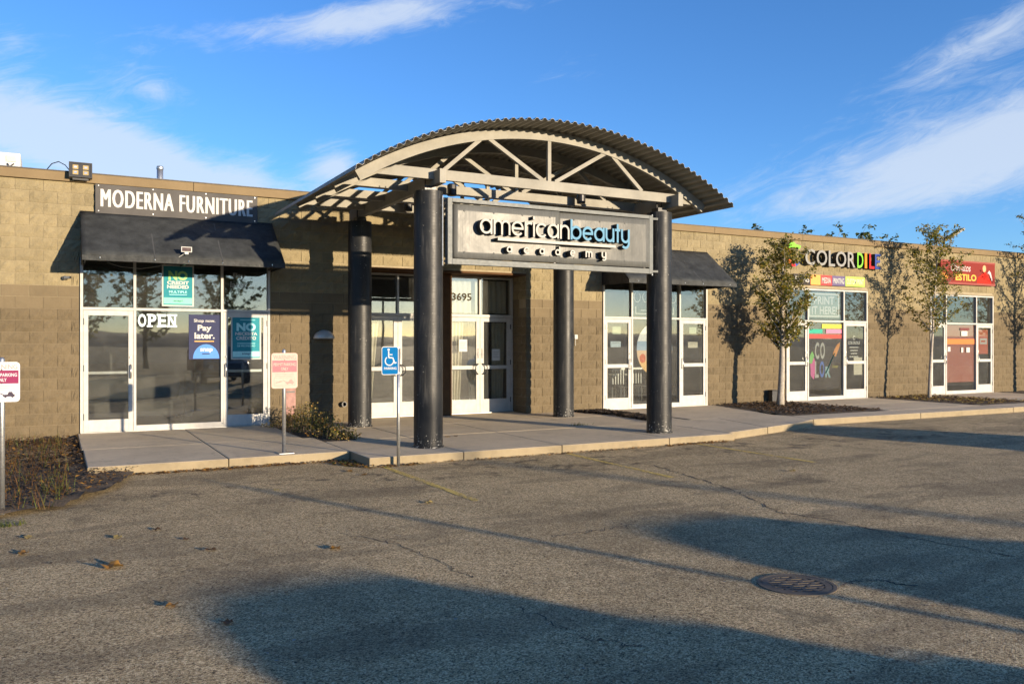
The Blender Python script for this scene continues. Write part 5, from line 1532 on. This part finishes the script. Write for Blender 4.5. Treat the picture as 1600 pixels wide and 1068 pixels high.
# dry grass tufts and low stems in the left bed
gr = MB(); rnd = random.Random(9)
for k in range(900):
    x = rnd.uniform(-2.2, .1); y = rnd.uniform(9.4, 15.6)
    if rnd.random() > .35 + .5 * mnoise.noise(Vector((x * 1.5, y * 1.5, 0))) + .2: continue
    for _ in range(5):
        h = rnd.uniform(.06, .24); a = rnd.uniform(0, 6.28); b0 = Vector((x + rnd.gauss(0, .03), y + rnd.gauss(0, .03), -.08))
        t1 = b0 + Vector((math.cos(a) * h * .5, math.sin(a) * h * .5, h)); s = Vector((-math.sin(a), math.cos(a), 0)) * .005
        gr.add([b0 - s, b0 + s, t1], [(0, 1, 2)], rnd.randrange(3))
o = tag(gr.build('dry_grass', ['leaf_brown', 'leaf_brown', 'grass'], fixn=False), 'dry grass blades in the bed left of the furniture shop', kind='stuff')
for (px_, py_, n_, lab) in ((905, 664, 40, 'tiny green grass tuft in the slab joint near the rear right column'), (612, 722, 26, 'green weeds at the foot of the wheelchair sign post'), (8, 822, 60, 'green weeds at the kerb at the left edge')):
    X, Y = gnd(px_, py_, 0 if py_ < 700 else ZA); zb0 = 0 if py_ < 700 else ZA
    m_ = MB()
    for _ in range(n_):
        h = rnd.uniform(.02, .075); a = rnd.uniform(0, 6.28); b0 = Vector((X + rnd.gauss(0, .09), Y + rnd.gauss(0, .03), zb0))
        t1 = b0 + Vector((math.cos(a) * h * .7, math.sin(a) * h * .7, h)); s = Vector((-math.sin(a), math.cos(a), 0)) * .006
        m_.add([b0 - s, b0 + s, t1], [(0, 1, 2)], 0)
    tag(m_.build('weed_tuft', 'grass', fixn=False), lab, kind='stuff')
# single fallen leaves on the asphalt
LEAVES = [(175, 887, .085, 'leaf_dry', 'large orange maple leaf curled on the asphalt at lower left'), (36, 866, .05, 'leaf_dry', 'orange leaf at the far left beyond the large maple leaf'), (183, 841, .045, 'leaf_pale', 'pale leaf above the large maple leaf on the asphalt'), (44, 840, .05, 'leaf_pale', 'pale leaf on the asphalt below the left planting bed'), (525, 858, .05, 'leaf_dry', 'orange leaf lying alone in the middle of the lit asphalt'),
          (268, 948, .045, 'leaf_dry', 'orange leaf near the bottom left of the asphalt'), (670, 786, .05, 'leaf_pale', 'pale leaf on the asphalt near the first yellow stall line'), (432, 766, .035, 'leaf_pale', 'pale leaf on the asphalt before the pink parking sign'), (418, 726, .07, 'leaf_pale', 'big yellow leaf against the left kerb'), (547, 737, .05, 'leaf_dry', 'orange leaf in front of the kerb corner, left of two'), (568, 742, .04, 'leaf_dry', 'orange leaf in front of the kerb corner, right of two'),
          (290, 843, .03, 'leaf_brown', 'tiny brown leaf crumb right of the large maple leaf'), (330, 860, .045, 'leaf_brown', 'brown leaf between the maple leaf and the middle leaf'), (1238, 736, .05, 'leaf_pale', 'pale leaf far out on the asphalt near the right kerb'), (355, 974, .04, 'leaf_brown', 'brown leaf beside the left end of the long foreground shadow'), (245, 828, .04, 'leaf_brown', 'brown leaf behind the large maple leaf'), (700, 683, .05, 'leaf_dry', 'orange leaf on the entrance slab right of the front column'), (712, 682, .04, 'leaf_brown', 'brown leaf on the entrance slab right of the front column')]
rnd = random.Random(17)
for (px_, py_, sz, mm, lab) in LEAVES:
    zb0 = 0.0 if py_ < 700 else ZA
    X, Y = gnd(px_, py_, zb0); m_ = MB(); n = 15; a0 = rnd.uniform(0, 6.28)
    m_.v.append((X, Y, zb0 + .012))
    for k in range(n):
        r = sz * (.55 + .45 * abs(math.cos(k * math.pi * 2.5 / n + .3))) * rnd.uniform(.85, 1.1); a = a0 + 6.283 * k / n
        m_.v.append((X + r * math.cos(a), Y + r * math.sin(a), zb0 + .006 + sz * .55 * abs(math.sin(a * 1.5 + a0)) * rnd.uniform(.3, 1)))
    for k in range(n): m_.f.append((0, 1 + k, 1 + (k + 1) % n)); m_.m.append(0)
    tag(m_.build('fallen_leaf', mm, smooth=True), lab or 'small fallen leaf lying loose on the paving', 'leaf', 'fallen leaves on the paving')

# ================================================================== BEHIND THE VIEWER: parked cars, posts (they throw the long shadows)
def car(loc, rz, paint, label):
    e = empty('parked_car', (loc[0], loc[1], ZA), label, 'car', 'parked cars behind the viewer')
    cz, sz_ = math.cos(rz), math.sin(rz)
    def T(p): return (loc[0] + p[0] * cz - p[1] * sz_, loc[1] + p[0] * sz_ + p[1] * cz, ZA + p[2])
    def loft(secs, nm, mat, par, cl=True):
        m_ = MB(); n = len(secs[0])
        for s in secs: m_.v += [T(p) for p in s]
        for i in range(len(secs) - 1):
            for k in range(n):
                k2 = (k + 1) % n; m_.f.append((i * n + k, i * n + k2, (i + 1) * n + k2, (i + 1) * n + k)); m_.m.append(0)
        m_.f.append(tuple(range(n))); m_.m.append(0); m_.f.append(tuple((len(secs) - 1) * n + k for k in reversed(range(n)))); m_.m.append(0)
        return m_.build(nm, mat, par, smooth=True)
    def sec(y, hw, z0, z1, rnd_=.12):
        return [(-hw * .9, y, z0), (hw * .9, y, z0), (hw, y, z0 + .12), (hw * 1.0, y, z1 - rnd_), (hw * .9, y, z1), (-hw * .9, y, z1), (-hw * 1.0, y, z1 - rnd_), (-hw, y, z0 + .12)]
    body = loft([sec(-2.2, .62, .42, .66), sec(-2.12, .78, .30, .80), sec(-1.7, .88, .24, .90), sec(-.9, .91, .22, .96), sec(0, .91, .22, .97), sec(1.0, .91, .22, .98), sec(1.8, .88, .26, .98), sec(2.12, .80, .34, .92), sec(2.2, .70, .45, .80)], 'body', paint, e)
    def cab(y, hb, hr, zr): return [(-hb, y, .94), (hb, y, .94), (hb * .97, y, 1.1), (hr + (hb - hr) * .25, y, zr - .12), (hr * .86, y, zr - .02), (hr * .4, y, zr), (-hr * .4, y, zr), (-hr * .86, y, zr - .02), (-hr - (hb - hr) * .25, y, zr - .12), (-hb * .97, y, 1.1)]
    loft([cab(-1.05, .80, .76, 1.0), cab(-.55, .82, .68, 1.34), cab(-.15, .83, .66, 1.50), cab(.5, .83, .66, 1.54), cab(1.1, .83, .66, 1.51), cab(1.6, .81, .66, 1.36), cab(1.95, .78, .7, 1.05)], 'cabin', paint, e)
    for s in (-1, 1):
        for (a, b_) in ((-.62, .22), (.3, 1.1)):
            m_ = MB(); pts = [(s * .845, a, 1.02), (s * .845, b_, 1.02), (s * .735, b_ - .03, 1.38), (s * .735, a + (.32 if a < 0 else .03), 1.38)]
            m_.v += [T(p) for p in pts] + [T((p[0] - s * .03, p[1], p[2])) for p in pts]
            m_.f += [(0, 1, 2, 3), (7, 6, 5, 4), (0, 4, 5, 1), (1, 5, 6, 2), (2, 6, 7, 3), (3, 7, 4, 0)]; m_.m += [0] * 6
            m_.build('side_window', 'black', e)
        for y in (-1.38, 1.35):
            c0 = T((s * .72, y, .32)); c1 = T((s * .93, y, .32))
            t_ = MB().tube([c0, c1], .32, 24).build('wheel', 'rubber', e)
            MB().tube([T((s * .925, y, .32)), T((s * .94, y, .32))], .20, 16).build('rim', 'grey_al', t_)
        MB().tube([T((s * .62, -2.13, .66)), T((s * .62, -2.2, .66))], .1, 12).build('headlight', 'offwhite', e)
        MB().tube([T((s * .66, 2.1, .78)), T((s * .66, 2.2, .78))], .08, 12).build('tail_light', flat('tail red', (.4, .02, .02)), e)
        MB().tube([T((s * .86, -.62, 1.0)), T((s * 1.02, -.6, 1.03))], .07, 10).build('mirror', paint, e)
    for (y0, z0, y1, z1) in ((-1.04, 1.0, -.2, 1.47), (1.97, 1.03, 1.15, 1.49)):
        m_ = MB(); off = .015; pts = [(-.70, y0, z0 + off), (.70, y0, z0 + off), (.58, y1, z1 + off), (-.58, y1, z1 + off)]
        m_.v += [T(p) for p in pts] + [T((p[0], p[1], p[2] - .04)) for p in pts]
        m_.f += [(0, 1, 2, 3), (7, 6, 5, 4), (0, 4, 5, 1), (1, 5, 6, 2), (2, 6, 7, 3), (3, 7, 4, 0)]; m_.m += [0] * 6
        m_.build('windscreen', 'black', e)
    return e
mt['car_blue'] = M('dark blue car paint', (.02, .03, .06), .25, var=.05); mt['car_grey'] = M('grey car paint', (.16, .16, .16), .25, metal=.4, var=.05); mt['car_white'] = M('white car paint', (.6, .6, .58), .3, var=.04)
def qp(q, p_): return (.922 * q - .387 * p_, .387 * q + .922 * p_)
car(qp(3.5, -7.4), R(180), 'car_blue', 'dark blue car parked behind the viewer, nearer of two')
car(qp(7.05, -8.5), R(180), 'car_grey', 'grey car parked behind the viewer to the right')
car((17.3, .2), R(3), 'car_white', 'white car parked out of view at the right')
X, Y = qp(5.6, -12.0)
e = empty('metal_post', (X, Y, ZA), 'bare metal post standing behind the grey parked car', 'post')
MB().lathe((X, Y), [(.045, ZA), (.045, 2.45), (.02, 2.48)], 14).build('tube', 'galv', e, smooth=True)
MB().box(X - .09, X + .09, Y - .09, Y + .09, ZA, ZA + .015).build('base_plate', 'galv', e)
X, Y = qp(8.9, -42)
e = empty('lamp_post', (X, Y, ZA), 'tall lamp post at the far side of the lot behind the viewer', 'lamp post')
MB().lathe((X, Y), [(.14, ZA), (.12, 1.0), (.08, 6.8)], 14).build('pole', 'dark_metal', e, smooth=True)
MB().bar((X, Y, 6.75), (X - .9, Y + .4, 6.85), .28, .1).build('lamp_head', 'dark_metal', e)
